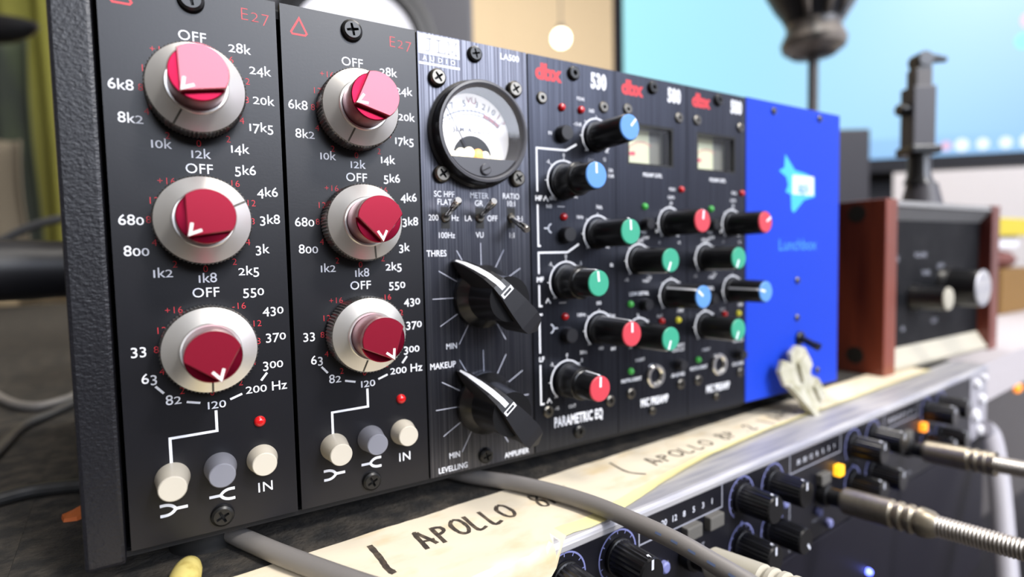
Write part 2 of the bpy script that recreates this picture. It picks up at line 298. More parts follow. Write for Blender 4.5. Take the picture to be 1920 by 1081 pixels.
def tapered_knob(parent, x, z, cap, ang, r=4.9, h=16.6, dual=False, stripe=True):
    b = MB()
    if dual: b.lathe([(4.9, 8.7), (4.95, 9.1), (4.6, 9.3), (4.5, h-.5), (4.3, h)], 'plastic_black', n=48)
    else: b.lathe([(5.4, .5), (5.4, 1.3), (r, 1.4), (4.62, h-.6), (4.45, h)], 'plastic_black', n=48)
    k = body = b.build('rotary_knob', parent, (x, 0, z)); c = MB()
    if dual:
        ob = MB(); ob.lathe([(6.2, .5), (6.2, 1.2), (5.75, 1.3), (5.6, 8.2), (5.2, 8.6), (4.8, 8.6)], 'plastic_black', n=48); ob.build('outer_knob', k)
    c.lathe([(4.25, h-.1), (4.25, h+.35), (3.95, h+.6)], cap, n=40)
    o = c.build('knob_cap', k); part(o, {'cap_blue': 'blue', 'cap_green': 'green', 'cap_red': 'red'}[cap]+' end cap')
    d = Vector((math.cos(R(ang)), math.sin(R(ang)))); p = MB(); p.line([(d.x*.6, d.y*.6), (d.x*3.95, d.y*3.95)], .85, 'white_print', y=-h-.64); p.build('pointer_line', k)
    if stripe:
        s = MB(); nn = Vector((-d.y, d.x))*.42; vs = []
        for rr, hh in ((4.30, h+.2), (4.66 if not dual else 4.55, h-.7), (4.93 if not dual else 4.66, 9.4 if dual else 1.6)):
            for sg in (-1, 1): q = d*(rr+.06)+nn*sg; vs.append((q.x, -hh, q.y))
        s.add(vs, [(0, 1, 3, 2), (2, 3, 5, 4)], 'white_print'); s.build('pointer_stripe', body)
    return k
def chassis_module(name, label, x0, x1, k, cat='audio module', holes=(), group=None, z0=-.6, z1=133.6):
    t = thing(name, label, cat, (x0, 0, 0), group=group); mb = MB(); wd = x1-x0
    mb.poly(rect(0, z0, wd, z1), k, y=0, holes=holes, y1=2.0, kside='panel_side'); return t, mb, wd
def finish_module(t, mb, wd, k='panel_side', y0=2.1):
    mb.build('front_panel', t); b = MB(); b.box(1, y0, 3, wd-1, 150, 130, k); return b.build('module_case', t)

# ------------------------------------------------------------------ the two red-knob equaliser modules
def fork(mb, x, z, flip):
    g = -1 if flip else 1      # a two-pronged fork, prongs to the left when g = 1
    up = [(x-2.9*g, z+1.25), (x-1.5*g, z+1.25), (x-.4*g, z+.85), (x+.35*g, z+.1)]; dn = [(a, 2*z-b) for a, b in up]
    mb.line(smooth_path([(p[0], p[1], 0) for p in up], 5), .72, 'white_print'); mb.line(smooth_path([(p[0], p[1], 0) for p in dn], 5), .72, 'white_print', y=-.032)
    mb.line([(x+.2*g, z), (x+2.9*g, z)], .72, 'white_print', y=-.034)
def equaliser(x0, x1, label, pts, marks):
    t, mb, wd = chassis_module('equalizer_module', label, x0, x1, 'panel_black', group='equalizer modules with red pointer knobs')
    W = lambda s, x, z, h=2.35: text(mb, s, x, z, h, 'white_print', old=True, bold=.006)
    for s, x, z in (('28k', 28.5, 120.4), ('24k', 33, 115.7), ('20k', 33.5, 108.3), ('17k5', 32.5, 101.4), ('14k', 27.2, 95.6), ('12k', 18.5, 93.7), ('10k', 10.4, 95.5), ('8k2', 5.0, 100.8), ('6k8', 3.5, 108.2),
                    ('5k6', 28.5, 90.3), ('4k6', 33.5, 85.0), ('3k8', 33.7, 78.0), ('3k', 31.5, 70.4), ('2k5', 28.2, 64.9), ('1k8', 18.6, 63.4), ('1k2', 9.3, 65.0), ('800', 4.6, 70.2), ('680', 3.9, 77.4),
                    ('550', 29, 59.6), ('430', 33.5, 54.5), ('370', 33.8, 47.6), ('300', 32.8, 40.3), ('200 Hz', 31.0, 34.4), ('120', 19.1, 31.8), ('82', 10.2, 34.2), ('63', 5.6, 40), ('33', 3.8, 46.9)): W(s, x, z)
    for z in (121.5, 90.0, 59.8): text(mb, 'OFF', 18.3, z, 2.3, 'white_print', bold=.004, track=.02)
    for a, b in (((6.7, 37.9), (8.3, 36.0)), ((12.9, 33.2), (15.8, 32.5)), ((22.4, 32.4), (25.2, 33.4)), ((29.8, 36.2), (31.3, 38.1))): mb.line([a, b], .55, 'white_print')
    mb.line([(19.1, 30.1), (19.1, 24.9), (9.0, 24.8), (9.0, 18.0)], .62, 'white_print')
    for cz in (107.6, 77.1, 46.3):
        for s, dx, dz in (('+16', -7.2, 9.6), ('12', -10.0, 4.9), ('8', -11.2, .4), ('4', -10.3, -5.0), ('2', -6.4, -10.2), ('0', 0, -11.5), ('2', 6.5, -9.9), ('4', 9.8, -5.0), ('8', 11.1, .3), ('12', 10.9, 4.9), ('-16', 7.0, 9.7)):
            text(mb, s, 18.5+dx, cz+dz, 1.6, 'red_print', bold=-.012, track=.04)
    text(mb, 'E27', 32.4, 129.1, 3.0, 'pink_print', bold=-.022, old=True, track=.05)
    mb.line([(4.7, 130.6), (6.5, 126.9), (6.1, 126.4), (2.9, 126.4), (2.6, 126.9)], .5, 'pink_print', closed=True)
    fork(mb, 9.0, 7.4, False); fork(mb, 19.5, 8.2, True); text(mb, 'IN', 29.6, 8.1, 2.5, 'white_print', bold=.004, track=.06)
    finish_module(t, mb, wd)
    for cz, p, m in zip((107.6, 77.1, 46.4), pts, marks): knurled_knob(t, 18.4, cz, p, m)
    screw(t, 18.4, 129.9, 2.95, 1.5, rot=12); screw(t, 19.3, 3.1, 2.75, 1.4, rot=25)
    led(t, 29.0, 25.6, 1.42, 'led_red')
    for x, z, h, k, l in ((9.1, 15.2, 8.4, 'button_ivory', 'ivory push button'), (19.4, 15.6, 7.2, 'button_grey', 'grey push button'), (29.1, 15.7, 5.4, 'button_ivory', 'ivory push button above IN')):
        part(push_button(t, x, z, 3.75, 2.9, h, k), l)
    return t
equaliser(.15, 37.5, 'black three-knob equaliser module at the left end, beside the textured metal frame edge', (-129, -130, -77), (-120, 27, -90))
equaliser(38.55, 75.6, 'black three-knob equaliser module directly left of the module with the round needle meter', (-155, -86, -66), (-113, -76, -103))

# ------------------------------------------------------------------ the levelling amplifier with the round meter
X0 = 76.2
t, mb, wd = chassis_module('levelling_amplifier_module', 'brushed black amplifier module with round needle meter and two pointed black knobs', X0, 114.3, 'brushed_black', holes=[circ(95.2-X0, 105.2, 14.2)[::-1]])
u = lambda x: x-X0
mb.poly(rect(.3, 127.4, u(89.9), 133.2), 'white_print', y=-.02); 
for pts in ([(2.9, 132.0), (4.6, 132.0)], [(3.9, 132.0), (3.9, 128.9), (3.3, 128.3), (2.5, 128.5)], [(6.0, 132.0), (7.6, 132.0)], [(6.8, 132.0), (6.8, 128.4)], [(6.0, 128.4), (8.9, 128.4), (8.9, 129.2)], [(9.6, 128.4), (10.6, 128.4)], [(10.1, 128.4), (10.1, 132.0), (11.3, 129.0), (12.5, 132.0), (12.5, 128.4)], [(12.0, 128.4), (13.1, 128.4)], [(9.6, 132.0), (10.2, 132.0)], [(12.4, 132.0), (13.0, 132.0)]):
    mb.line(pts, .34, 'grey_print', y=-.05)  # letters greyed, the sheen washing over them put into the print colour
text(mb, 'AUDIO', 6.9, 126.2, 1.35, 'white_print', bold=.006, track=.55); mb.poly(rect(.3, 124.3, u(89.9), 125.0), 'white_print', y=-.03)
text(mb, 'LA500', u(107.9), 131.0, 1.85, 'white_print', bold=.02)
for s, x, z in (('SC HPF', 83.5, 86.4), ('FLAT', 83.5, 84.0), ('METER', 95.5, 86.4), ('GR', 95.3, 84.0), ('RATIO', 107.3, 86.6), ('10:1', 107.3, 84.2), ('200', 79.7, 79.2), ('Hz', 86.9, 79.2), ('LA', 91.4, 79.2), ('OFF', 100.1, 79.3), ('100Hz', 83.8, 73.9), ('VU', 95.4, 74.0), ('1:1', 107.3, 73.9), ('3:1', 110.6, 79.3)):
    text(mb, s, u(x), z, 1.75, 'white_print', bold=.004, xs=.86)
for s, x, z, h in (('THRES', 80.4, 68.4, 1.85), ('MIN', 84.5, 39.6, 1.75), ('MAKEUP', 81.4, 33.9, 1.85), ('MIN', 84.5, 5.1, 1.75), ('LEVELLING', 83.9, 1.1, 1.7), ('AMPLIFIER', 107.4, 1.1, 1.7)): text(mb, s, u(x), z, h, 'white_print', bold=.012, xs=.84)
for cz in (54.5, 20.2):
    for i in range(11):
        a = R(240-30*i); mb.line([(u(95.6)+10.0*math.cos(a), cz+10.0*math.sin(a)), (u(95.6)+17.0*math.cos(a), cz+17.0*math.sin(a))], .26, 'thin_print')
finish_module(t, mb, wd, y0=9)
for x, z in ((95.0, 129.9), (95.4, 2.7)): screw(t, u(x), z, 2.5, 1.4, rot=15)
for x, z in ((82.0, 120.8), (109.0, 120.9), (82.6, 92.4), (109.4, 92.4)): screw(t, u(x), z, 2.75, 1.9, k='screw_dark_steel', rot=35)
cx, cz = u(95.2), 105.2
h = MB(); h.lathe([(14.1, -3.6), (14.1, -.1), (16.6, -.1), (16.6, .8), (15.8, 1.2), (15.6, 5.2), (15.3, 5.7), (14.6, 5.8), (14.1, 5.5), (13.7, 4.4), (13.5, -3.4)], ['plastic_black']*6+['meter_grey', 'meter_grey', 'meter_grey', 'meter_grey'], n=72, caps=False)
mt = h.build('vu_meter', t, (cx, 0, cz)); part(mt, 'round needle meter in black housing')
f = MB(); f.disc(0, 0, 13.6, 'meter_white', y=3.2, n=48); PZ = 97.3-cz
def pol(r, a): return (r*math.cos(R(a)), PZ+r*math.sin(R(a)))
yy = 3.16
f.arc(0, PZ, 16.1, 132, 74, .34, 'meter_ink', y=yy); f.arc(0, PZ, 14.9, 132, 50, .28, 'meter_ink', y=yy); f.arc(0, PZ, 15.5, 74, 50, 1.25, 'meter_red', y=yy)
for a in (130, 121, 113, 106, 100, 95, 90, 85, 80, 74, 66, 58, 51): f.line([pol(14.9, a), pol(16.8, a)], .26, 'meter_ink', y=yy-.01)
for s, a, k in (('20', 136, 'meter_ink'), ('10', 126, 'meter_ink'), ('7', 112, 'meter_ink'), ('5', 98, 'meter_ink'), ('3', 84, 'meter_ink'), ('2', 76, 'meter_ink'), ('1', 70, 'meter_ink'), ('0', 64, 'meter_ink'), ('1', 57, 'meter_red'), ('3', 49, 'meter_red')):
    q = pol(18.3, a); text(f, s, q[0], q[1], 1.9, k, bold=.03, y=yy, rot=a-90)
text(f, 'VU', 0, 116.6-cz, 1.9, 'meter_red', bold=.03, y=yy); text(f, 'dB', 0, 109.9-cz, 1.0, 'meter_ink', bold=-.02, y=yy); text(f, 'JLM AUDIO', 0, 107.3-cz, 1.5, 'meter_ink', bold=.03, track=.12, y=yy)
half = [(6.9*math.cos(R(a)), 98.7-cz+6.9*math.sin(R(a))) for a in range(0, 181, 9)]; f.poly(half, 'plastic_black', y=yy-.02)
f.build('meter_face', mt)
n_ = MB(); n_.tube([(pol(5, 119)[0], 2.4, pol(5, 119)[1]), (pol(19.4, 119)[0], 2.4, pol(19.4, 119)[1])], .19, 'meter_ink', n=6); n_.build('needle', mt)
a_ = MB()  # bright reflections in the meter, put in as self-glowing beads
for i, (x, r, k, dz) in enumerate(((-9.4, 1.0, 'meter_glow', 0), (-7.4, 1.3, 'meter_glow', .2), (-4.9, 1.7, 'meter_glow', .9), (-2.0, 1.9, 'meter_glow', 1.2), (1.2, 1.9, 'meter_amber', .8), (3.7, 1.5, 'meter_glow', .6), (6.2, 1.0, 'meter_glow', .0), (8.4, 1.2, 'meter_glow', -.2))): a_.lathe([(r, -2.0), (r, -1.4), (r*.7, -.7), (.05, -.5)], k, c=(x, 0, 98.6-cz+dz), n=16)
part(a_.build('meter_glint', mt), 'small glowing beads for reflections at the foot of the meter face')
p = MB(); ch = [(13.55*math.cos(R(a)), 13.55*math.sin(R(a))) for a in range(216, 325, 3)]; p.poly(ch, 'meter_grey', y=-4.7, y1=2.9); p.build('meter_lower_plate', mt)
s_ = MB(); s_.lathe([(1.75, 4.6), (1.75, 5.3), (1.5, 5.5)], 'meter_grey', c=(.2, 0, 93.9-cz), n=24); s_.line([(.2-1.3, 93.9-cz-.6), (.2+1.3, 93.9-cz+.6)], .42, 'recess', y=-5.53); s_.build('adjusting_screw', mt)
g = MB(); g.disc(0, 0, 13.55, 'clear_glass', y=-4.2, n=48); part(g.build('meter_glass', mt), 'clear meter glass')
for x, z, tip in ((83.6, 79.3, 1), (95.5, 79.4, 1), (107.2, 79.6, -1)):
    b = MB(); b.poly(rect(-1.5, -3.4, 1.5, 3.2), 'recess', y=-.04); b.lathe([(1.5, -.1), (1.5, .5), (1.1, .9)], 'screw_dark_steel', n=20); o = b.build('toggle_switch', t, (u(x), 0, z))
    l = MB(); d = Vector((0, -9.6, 4.4*tip)); l.tube([(0, -.6, .3*tip), tuple(d*.5), tuple(d*.93), tuple(d)], [.85, 1.0, 1.3, 1.0], 'chrome', n=16); l.build('toggle_lever', o)
def chicken_head(x, z, ang):
    b = MB(); b.lathe([(10.0, .4), (10.0, 2.2), (9.2, 3.4), (7.6, 5.4), (6.9, 9.5), (6.7, 17.4)], 'plastic_black', n=56); k = b.build('pointer_knob', t, (x, 0, z)); part(k, 'black pointed knob')
    d = Vector((math.cos(R(ang)), 0, math.sin(R(ang)))); nn = Vector((-d.z, 0, d.x))
    # sections along the pointer: (distance, half width, height of the top, half width at the foot, height of the foot)
    S = [(-13.3, .25, 18.4, .3, 7), (-11.2, 3.2, 19.2, 3.2, 6.4), (-8.5, 3.7, 19.5, 3.6, 5.2), (-3, 3.3, 19.5, 3.9, 5), (3, 2.5, 19.3, 3.4, 4.6), (6.6, 2.1, 18.4, 2.6, 3.4), (9.6, 1.75, 15.8, 2.0, 2.2), (12.0, 1.4, 12.0, 1.5, 1.4), (14.2, 1.0, 7.0, 1.0, 1.0), (15.4, .6, 2.6, .6, .8)]
    P = MB(); vs = []; fs = []
    for s, a, ht, c, hb in S: vs += [d*s+nn*a-Vector((0, ht, 0)), d*s-nn*a-Vector((0, ht, 0)), d*s-nn*c-Vector((0, hb, 0)), d*s+nn*c-Vector((0, hb, 0))]
    for i in range(len(S)-1):
        for j in range(4): fs.append((4*i+j, 4*i+(j+1) % 4, 4*i+4+(j+1) % 4, 4*i+4+j))
    fs += [(0, 1, 2, 3), tuple(4*(len(S)-1)+j for j in range(4))]; P.add(vs, fs, 'plastic_soft'); P.build('pointer_body', k)
    Lm = MB(); vs = []; fs = []; top = [q for q in S if q[0] > 3.5]; top.insert(0, (4.4, 2.3, 19.0, 0, 0))
    for s, a, ht, _, _ in top:
        ww = min(a*.55, .8); vs += [d*(s+.05)+nn*ww-Vector((0, ht+.07, 0)), d*(s+.05)-nn*ww-Vector((0, ht+.07, 0))]
    for i in range(len(top)-1): fs.append((2*i, 2*i+1, 2*i+3, 2*i+2))
    Lm.add(vs, fs, 'white_print')
    q0, q1, q2 = d*2.3, d*3.9, nn*2.2; hh = Vector((0, 19.45, 0)); i1 = nn*1.55
    o_ = [q0+q2-hh, q1+q2-hh, q1-q2-hh, q0-q2-hh]; i_ = [q0+d*.42+i1-hh, q1-d*.42+i1-hh, q1-d*.42-i1-hh, q0+d*.42-i1-hh]
    Lm.add(o_+i_, [(j, (j+1) % 4, 4+(j+1) % 4, 4+j) for j in range(4)], 'white_print'); Lm.build('pointer_line', k)
chicken_head(u(95.6), 54.5, 131); chicken_head(u(95.6), 20.2, 129)

# ------------------------------------------------------------------ the parametric equaliser
def bars(mb, items, k='white_print', h=1.15):
    for s, x, z in items: text(mb, s, x, z, h, k, bold=.006, xs=.9)
def dial(mb, x, z, r, labels=()):
    mb.arc(x, z, r, 232, -52, .5, 'white_print', n=48)
    for a in (225, 180, 135, 90, 45, 0, -45): mb.line([(x+r*math.cos(R(a)), z+r*math.sin(R(a))), (x+(r+1)*math.cos(R(a)), z+(r+1)*math.sin(R(a)))], .3, 'white_print')
    for s, a in labels: text(mb, s, x+(r+2.4)*math.cos(R(a)), z+(r+1.9)*math.sin(R(a)), 1.15, 'white_print', bold=.008)
def maker_mark(mb, x, z): text(mb, 'dbx', x, z, 4.9, 'dbx_red', bold=.045, xs=.95)
X0 = 114.9
t, mb, wd = chassis_module('parametric_equalizer_module', 'black module with six blue, green and red knobs, marked PARAMETRIC EQ', X0, 152.6, 'brushed_dark'); u = lambda x: x-X0
maker_mark(mb, u(122.9), 128.6); text(mb, '530', u(145.0), 128.7, 4.9, 'white_print', bold=.05, xs=.62, track=.03)
WL = 'white_print'; lw = .62
mb.line([(u(134.6), 105.6), (u(130), 103.2), (u(117.7), 103.1), (u(117.7), 88.6)], lw, WL); mb.line([(u(117.7), 84.2), (u(117.7), 70.3), (u(118.7), 70.3)], lw, WL)
mb.line([(u(135), 70.8), (u(129.9), 68), (u(117.7), 68), (u(117.7), 60.8)], lw, WL); mb.line([(u(117.7), 57.0), (u(117.7), 49.8), (u(118.9), 49.8)], lw, WL)
mb.line([(u(118.9), 46.9), (u(117.6), 46.9), (u(117.6), 33.6)], lw, WL); mb.line([(u(117.6), 29.6), (u(117.6), 15.9), (u(119), 15.9)], lw, WL)
for s, z in (('HF', 86.4), ('MF', 58.9), ('LF', 31.5)): text(mb, s, u(118.2), z, 1.6, WL, bold=.03)
text(mb, 'PARAMETRIC EQ', u(134.0), 8.5, 3.4, WL, bold=.03, xs=.56, track=.02)
bars(mb, (('IN', u(123.4), 108.6), ('PEAK', u(136.8), 121.6), ('0dB', u(141.6), 118.0), ('-15dB', u(135.2), 112.7), ('1kHz', u(135.6), 80.4), ('100Hz', u(135.6), 45.6), ('3k', u(143.8), 84.2), ('500', u(143.8), 49.3), ('20k', u(150.3), 97.6), ('15dB', u(150.2), 95.6), ('Q', u(147.4), 101.4), ('BW', u(141), 100.6), ('8k', u(150.2), 63.0), ('200', u(150.4), 44.0), ('OCT', u(150.4), 42.2), ('20Hz', u(136.4), 32.0), ('400', u(144.6), 32.6), ('BW', u(150.6), 31.8), ('-15', u(124.2), 13.5), ('OUT', u(131.0), 13.2), ('1kHz', u(124), 86.5), ('0dB', u(122.4), 83.8), ('18k', u(145), 84)))
for z in (83.8, 50.4): mb.line([(u(126), z), (u(129), z)], .35, WL)
for x, z, g in ((u(122.6), 76.3, True), (u(122.8), 41.7, False)):
    gg = -1 if g else 1; mb.arc(x-.8*gg, z, 1.5, -80, 80, .5, WL) if not g else mb.arc(x+.9, z, 1.5, 100, 260, .5, WL); mb.line([(x+(.7*gg), z), (x+2.4*gg, z)], .5, WL)
for x, z in ((u(143.8), 109), (u(143.8), 74.5), (u(143.9), 39.6)): dial(mb, x, z, 6.5)
for x, z in ((u(129.0), 92.6), (u(129.2), 57.7), (u(129.0), 22.9)):
    dial(mb, x, z, 7.0, (('0', 90), ('-5', 135), ('5', 45))); mb.line([(x-8.8, z-7.0), (x-8.0, z-5.6), (x-6.9, z-7.2)], .4, WL)
finish_module(t, mb, wd)
screw(t, u(133.6), 129.8, 2.5, 1.3, cross=False)
for x, z in ((120.1, 119.8), (147.1, 119.9), (120.4, 13.0), (148.6, 12.4)): screw(t, u(x), z, 2.1, .8, k='screw_dark_steel', cross=False, name='socket_screw')
screw(t, u(133.7), 3.6, 2.4, 1.2, cross=False)
for x, z in ((128.3, 117.6), (136.7, 117.7), (128.4, 80.3), (128.3, 45.5)): led(t, u(x), z, 1.35, 'led_red', h=1.5)
for x, z in ((128.5, 108.6), (129.0, 74.1), (129.2, 39.0)): push_button(t, u(x), z, 2.9, 2.5, 3.2, 'plastic_soft')
for x, z, c, a in ((143.8, 109.0, 'cap_blue', 48), (143.8, 74.4, 'cap_green', 93), (143.9, 39.7, 'cap_red', 90)): tapered_knob(t, u(x), z, c, a)
for x, z, c, a in ((129.2, 92.4, 'cap_blue', 92), (129.6, 57.6, 'cap_green', 96), (129.6, 22.9, 'cap_red', 88)): tapered_knob(t, u(x), z, c, a, dual=True)

# ------------------------------------------------------------------ the two microphone preamplifiers
def preamp(x0, x1, label, angles):
    ox = x0-.3; t, mb, wd = chassis_module('preamplifier_module', label, x0, x1, 'brushed_dark', holes=[rect(5.6, 100.4, 30.2, 116.0)[::-1]], group='preamplifier modules with small square meters')
    maker_mark(mb, 8.2, 128.6); text(mb, '580', 30.6, 128.6, 4.9, WL, bold=.05, xs=.62, track=.03)
    text(mb, 'PREAMP LEVEL', 18.6, 97.0, 1.35, WL, bold=.02, xs=.8); text(mb, 'MIC PREAMP', 18.8, 8.9, 2.9, WL, bold=.035, xs=.6, track=.02)
    bars(mb, (('PEAK', 29.4, 92.1), ('GAIN', 28.6, 88.9), ('30', 28.6, 86.6), ('+48V', 13.6, 75.2), ('20', 20.6, 75.6), ('60', 36.0, 74.8), ('-5', 22, 71.2), ('+5', 33, 71.0), ('LOW', 14.6, 73.0), ('DETAIL', 11, 72.0), ('-15', 4.6, 57.2), ('+15', 16.4, 57.6), ('INSERT', 11.2, 26.0), ('HIGH', 14.6, 56.4), ('OUT', 22.0, 42.2), ('-20dB', 33.4, 43.6), ('LOW CUT', 32.4, 27.6), ('POLARITY', 32.6, 29.4), ('0', 10.2, 43.4)), h=1.15)
    text(mb, 'LOW DETAIL', 11.0, 51.7, 1.3, WL, bold=.02, xs=.9); text(mb, 'INSTRUMENT', 6.6, 18.8, 1.3, WL, bold=.02, xs=.9); text(mb, '-20 dB PAD', 32.0, 17.5, 1.3, WL, bold=.02, xs=.85)
    KN = ((27.8, 78.6, 'cap_red'), (11.0, 64.3, 'cap_green'), (28.3, 50.2, 'cap_blue'), (10.8, 36.0, 'cap_green'))
    for x, z, c in KN: dial(mb, x, z, 6.3)
    finish_module(t, mb, wd, y0=9)
    for (x, z, c), a in zip(KN, angles): tapered_knob(t, x, z, c, a, h=15.6)
    mt = MB(); w0 = rect(5.65, 100.45, 30.15, 115.95); w1 = rect(6.6, 101.2, 29.2, 115.0); mt.poly(w0, 'recess', y=.1, holes=[w1[::-1]], y1=6.8, kside='plastic_black'); m_ = mt.build('level_meter', t); part(m_, 'small square level meter')
    f = MB(); f.poly(w1, 'lcd_face', y=5.2); f.poly(rect(22.0, 101.3, 29.1, 114.9), 'lcd_face_shaded', y=5.16); f.arc(18, 101.0, 9.5, 150, 60, .3, 'meter_red', y=5.1); f.line([(11.5, 105.6), (14.5, 105.9)], 1.5, 'meter_red', y=5.12); f.disc(8.4, 102.4, 1.1, 'meter_red', y=5.1); f.build('meter_face', m_)  # shade over the right part of the face is painted as darker colour
    g = MB(); g.poly(rect(6.5, 101.1, 29.3, 115.1), 'clear_glass', y=.8); part(g.build('meter_glass', m_), 'clear meter window')
    screw(t, 18.7, 130.1, 2.5, 1.3, cross=False)
    for x, z in ((5.8, 120.5), (33.1, 120.3), (6.2, 13.6), (33.6, 13.5)): screw(t, x, z, 2.1, .8, k='screw_dark_steel', cross=False, name='socket_screw')
    screw(t, 17.4, 5.0, 1.6, 1.0, k='screw_dark_steel', cross=False)
    for x, z, k in ((14.2, 84.9, 'led_green'), (34.3, 92.2, 'led_red'), (6.4, 47.9, 'led_green'), (32.2, 39.8, 'led_yellow'), (6.2, 22.2, 'led_green'), (23.0, 40.2, 'led_red')): led(t, x, z, 1.3, k)
    for x, z in ((14.7, 78.2), (13.6, 47.4), (32.6, 21.6)): push_button(t, x, z, 2.4, 2.1, 3.0, 'plastic_soft')
    j = MB(); j.lathe([(4.7, -.1), (4.7, .8), (4.3, 1.3), (3.4, 1.3), (2.7, .5), (2.6, -6.)], ['chrome', 'chrome', 'chrome', 'chrome', 'nickel'], n=40, caps=False); j.disc(0, 0, 2.62, 'recess', y=3.0); o = j.build('jack_socket', t, (19.0, 0, 18.8)); part(o, 'chrome ringed jack socket')
preamp(152.9, 190.5, 'black preamplifier module with square meter half hidden behind a blue capped knob', (82, -112, 142, -110))
preamp(190.8, 227.6, 'black preamplifier module next to the bright blue panel, square meter in full view', (32, -114, 166, -112))

# ------------------------------------------------------------------ the enclosure that carries the modules, with its blue power panel
t = thing('module_enclosure', 'black textured metal enclosure with a bright blue end panel holding the row of audio modules', 'equipment case', (0, 0, -10))
Z = 10
b = MB(); b.bbox(-8.8, -.4, Z-3.2, -.9, 200, Z+138, 'chassis_black', .9); part(b.build('side_panel', t), 'textured black left edge')
b = MB(); b.box(-.9, 3.2, Z-2.6, 302, 200, Z-.9, 'panel_side'); b.box(-.9, 1.6, Z-2.4, 227.4, 3.2, Z-1.0, 'panel_side'); b.build('bottom_plate', t)
b = MB(); b.box(-.9, 3.2, Z+130.6, 302, 200, Z+133.0, 'panel_side'); b.build('top_plate', t)
b = MB(); b.box(-.9, 198, Z-.9, 302, 200, Z+130.6, 'panel_side'); b.build('back_plate', t)
b = MB(); b.box(299.6, 3.2, Z-.9, 302, 198, Z+130.6, 'panel_side'); b.build('end_plate', t)
for x in (16, 286):
    for y in (18, 180):
        f = MB(); f.lathe([(9, 0), (9, 5.5), (8, 6.8)], 'rubber', c=(x, y, 0), axis=(0, 0, 1), n=24); f.build('foot', t)
b = MB(); b.bbox(227.8, -.3, Z-.8, 302.2, 2.6, Z+134.0, 'blue_paint', .5)
lg = [(256.2, 111.4), (263.8, 104.6), (272.5, 103.4), (280.0, 101.6), (280.4, 92.6), (271.5, 90.8), (263.4, 84.6), (261.4, 85.8), (260.8, 93.0), (256.6, 94.2), (258.6, 97.2), (257.2, 101.0), (251.6, 103.6), (255.6, 105.2)]
b.poly([(x, z+Z) for x, z in lg], 'logo_cyan', y=-.36); b.poly([(x, z+Z) for x, z in rect(262, 93.2, 279.4, 102.2)], 'logo_white', y=-.4)
text(b, 'api', 270.7, 97.0+Z, 5.4, 'letter_blue', bold=.02, y=-.44)
text(b, 'Lunchbox', 266.8, 69.6+Z, 5.2, 'letter_blue', bold=.0, xs=1.02, y=-.36); text(b, 'POWER', 268, 15.3+Z, 1.6, 'letter_blue', bold=.01, y=-.36)
bp = b.build('power_panel', t); part(bp, 'bright blue power panel')
for x, z in ((247.2, 130.0), (283.8, 130.4), (266.4, 52.5), (266.4, 34.6), (284, 7.0)): screw(bp, x, z+Z, 1.6, .8, k='screw_dark_steel', y=-.3)
sw = MB(); sw.lathe([(3.2, .2), (3.2, 1.4), (2.6, 1.8)], 'plastic_black', n=28); sw.tube([(0, -1.5, 0), (0, -6.5, -2.2), (0, -10, -3.4)], [1.4, 1.6, 1.9], 'plastic_black', n=14); sw.build('power_switch', bp, (268.5, 0, 24.6+Z))

# ------------------------------------------------------------------ the rack unit under it all (local x along its front, local y into the rack)
RZ = R(4.2); RO = Vector((0, -45, -10))
def rk(lx, ly, lz=0): return RO + Vector((lx*math.cos(RZ)-ly*math.sin(RZ), lx*math.sin(RZ)+ly*math.cos(RZ), lz))
t = thing('rack_compressor', 'black rack processor with silver top edge and rows of black knobs, under the masking tape', 'audio rack unit', RO, RZ)
b = MB(); b.box(-22, 1.5, -44, 428, 230, -1.2, 'rack_black'); b.build('unit_case', t)
b = MB(); b.box(-22, 19, -1.2, 460, 230, 0, 'dust'); part(b.build('top_cover', t), 'dusty dark top cover')
b = MB(); vs = []; prof = [(19, 0), (1.0, 0), (.2, -.25), (-.3, -.8), (-.6, -1.6), (-.6, -3.0), (-.3, -3.4), (1.4, -3.4)]
for x in (-22, 460): vs += [(x, y, z) for y, z in prof]
b.add(vs, [(i, i+1, 9+i, 8+i) for i in range(7)]+[tuple(range(8)), tuple(range(8, 16))], 'rack_silver', False); part(b.build('top_edge', t), 'silver front edge')
P = MB(); P.poly(rect(-22, -44, 428, -3.4), 'rack_black', y=0, y1=1.4)
RK = [(99, -11.3), (119.6, -11.4), (183, -11.4), (203.6, -11.6), (270.4, -11.6), (291, -11.6), (357.5, -11.6), (378, -11.6), (183, -28.9), (203.4, -29.1), (270.4, -28.9), (291, -29), (357.5, -29), (378, -29), (99, -29), (119.6, -29)]
for x, z in RK:
    P.arc(x, z, 7.6, 232, -52, .5, 'ring_print', n=40)
    for a in range(225, -50, -27): P.line([(x+6.5*math.cos(R(a)), z+6.5*math.sin(R(a))), (x+7.5*math.cos(R(a)), z+7.5*math.sin(R(a)))], .3, 'ring_print', y=-.035)
    P.disc(x, z+7.9, .9, 'ring_print', y=-.04) if z < -20 else P.line([(x, z+7.4), (x, -3.5)], .5, 'ring_print')
for k in range(4):
    x = 55+87.5*k-14; x0, x1 = 41.5+87.3*k, 83.8+87.3*k
    P.line([(x0, -43), (x0, -3.5)], .5, 'grey_print'); P.line([(x0, -11.4), (x1, -11.4), (x1, -3.5)], .5, 'grey_print')
    for i, s in enumerate(('30', '20', '12', '8', '5', '3', '1')): text(P, s, x0+6.6+5.0*i, -7.8, 1.9, 'knob_mark', bold=.015)
    for s, q in (('IN', 12.5), ('OUT', 30)): text(P, s, x0+q, -21.4, 1.5, 'grey_print', bold=.01)
    text(P, 'INPUT', x0+21, -36, 1.4, 'grey_print'); text(P, 'LEVEL', x0+32, -40, 1.4, 'grey_print')
P.build('front_panel', t)
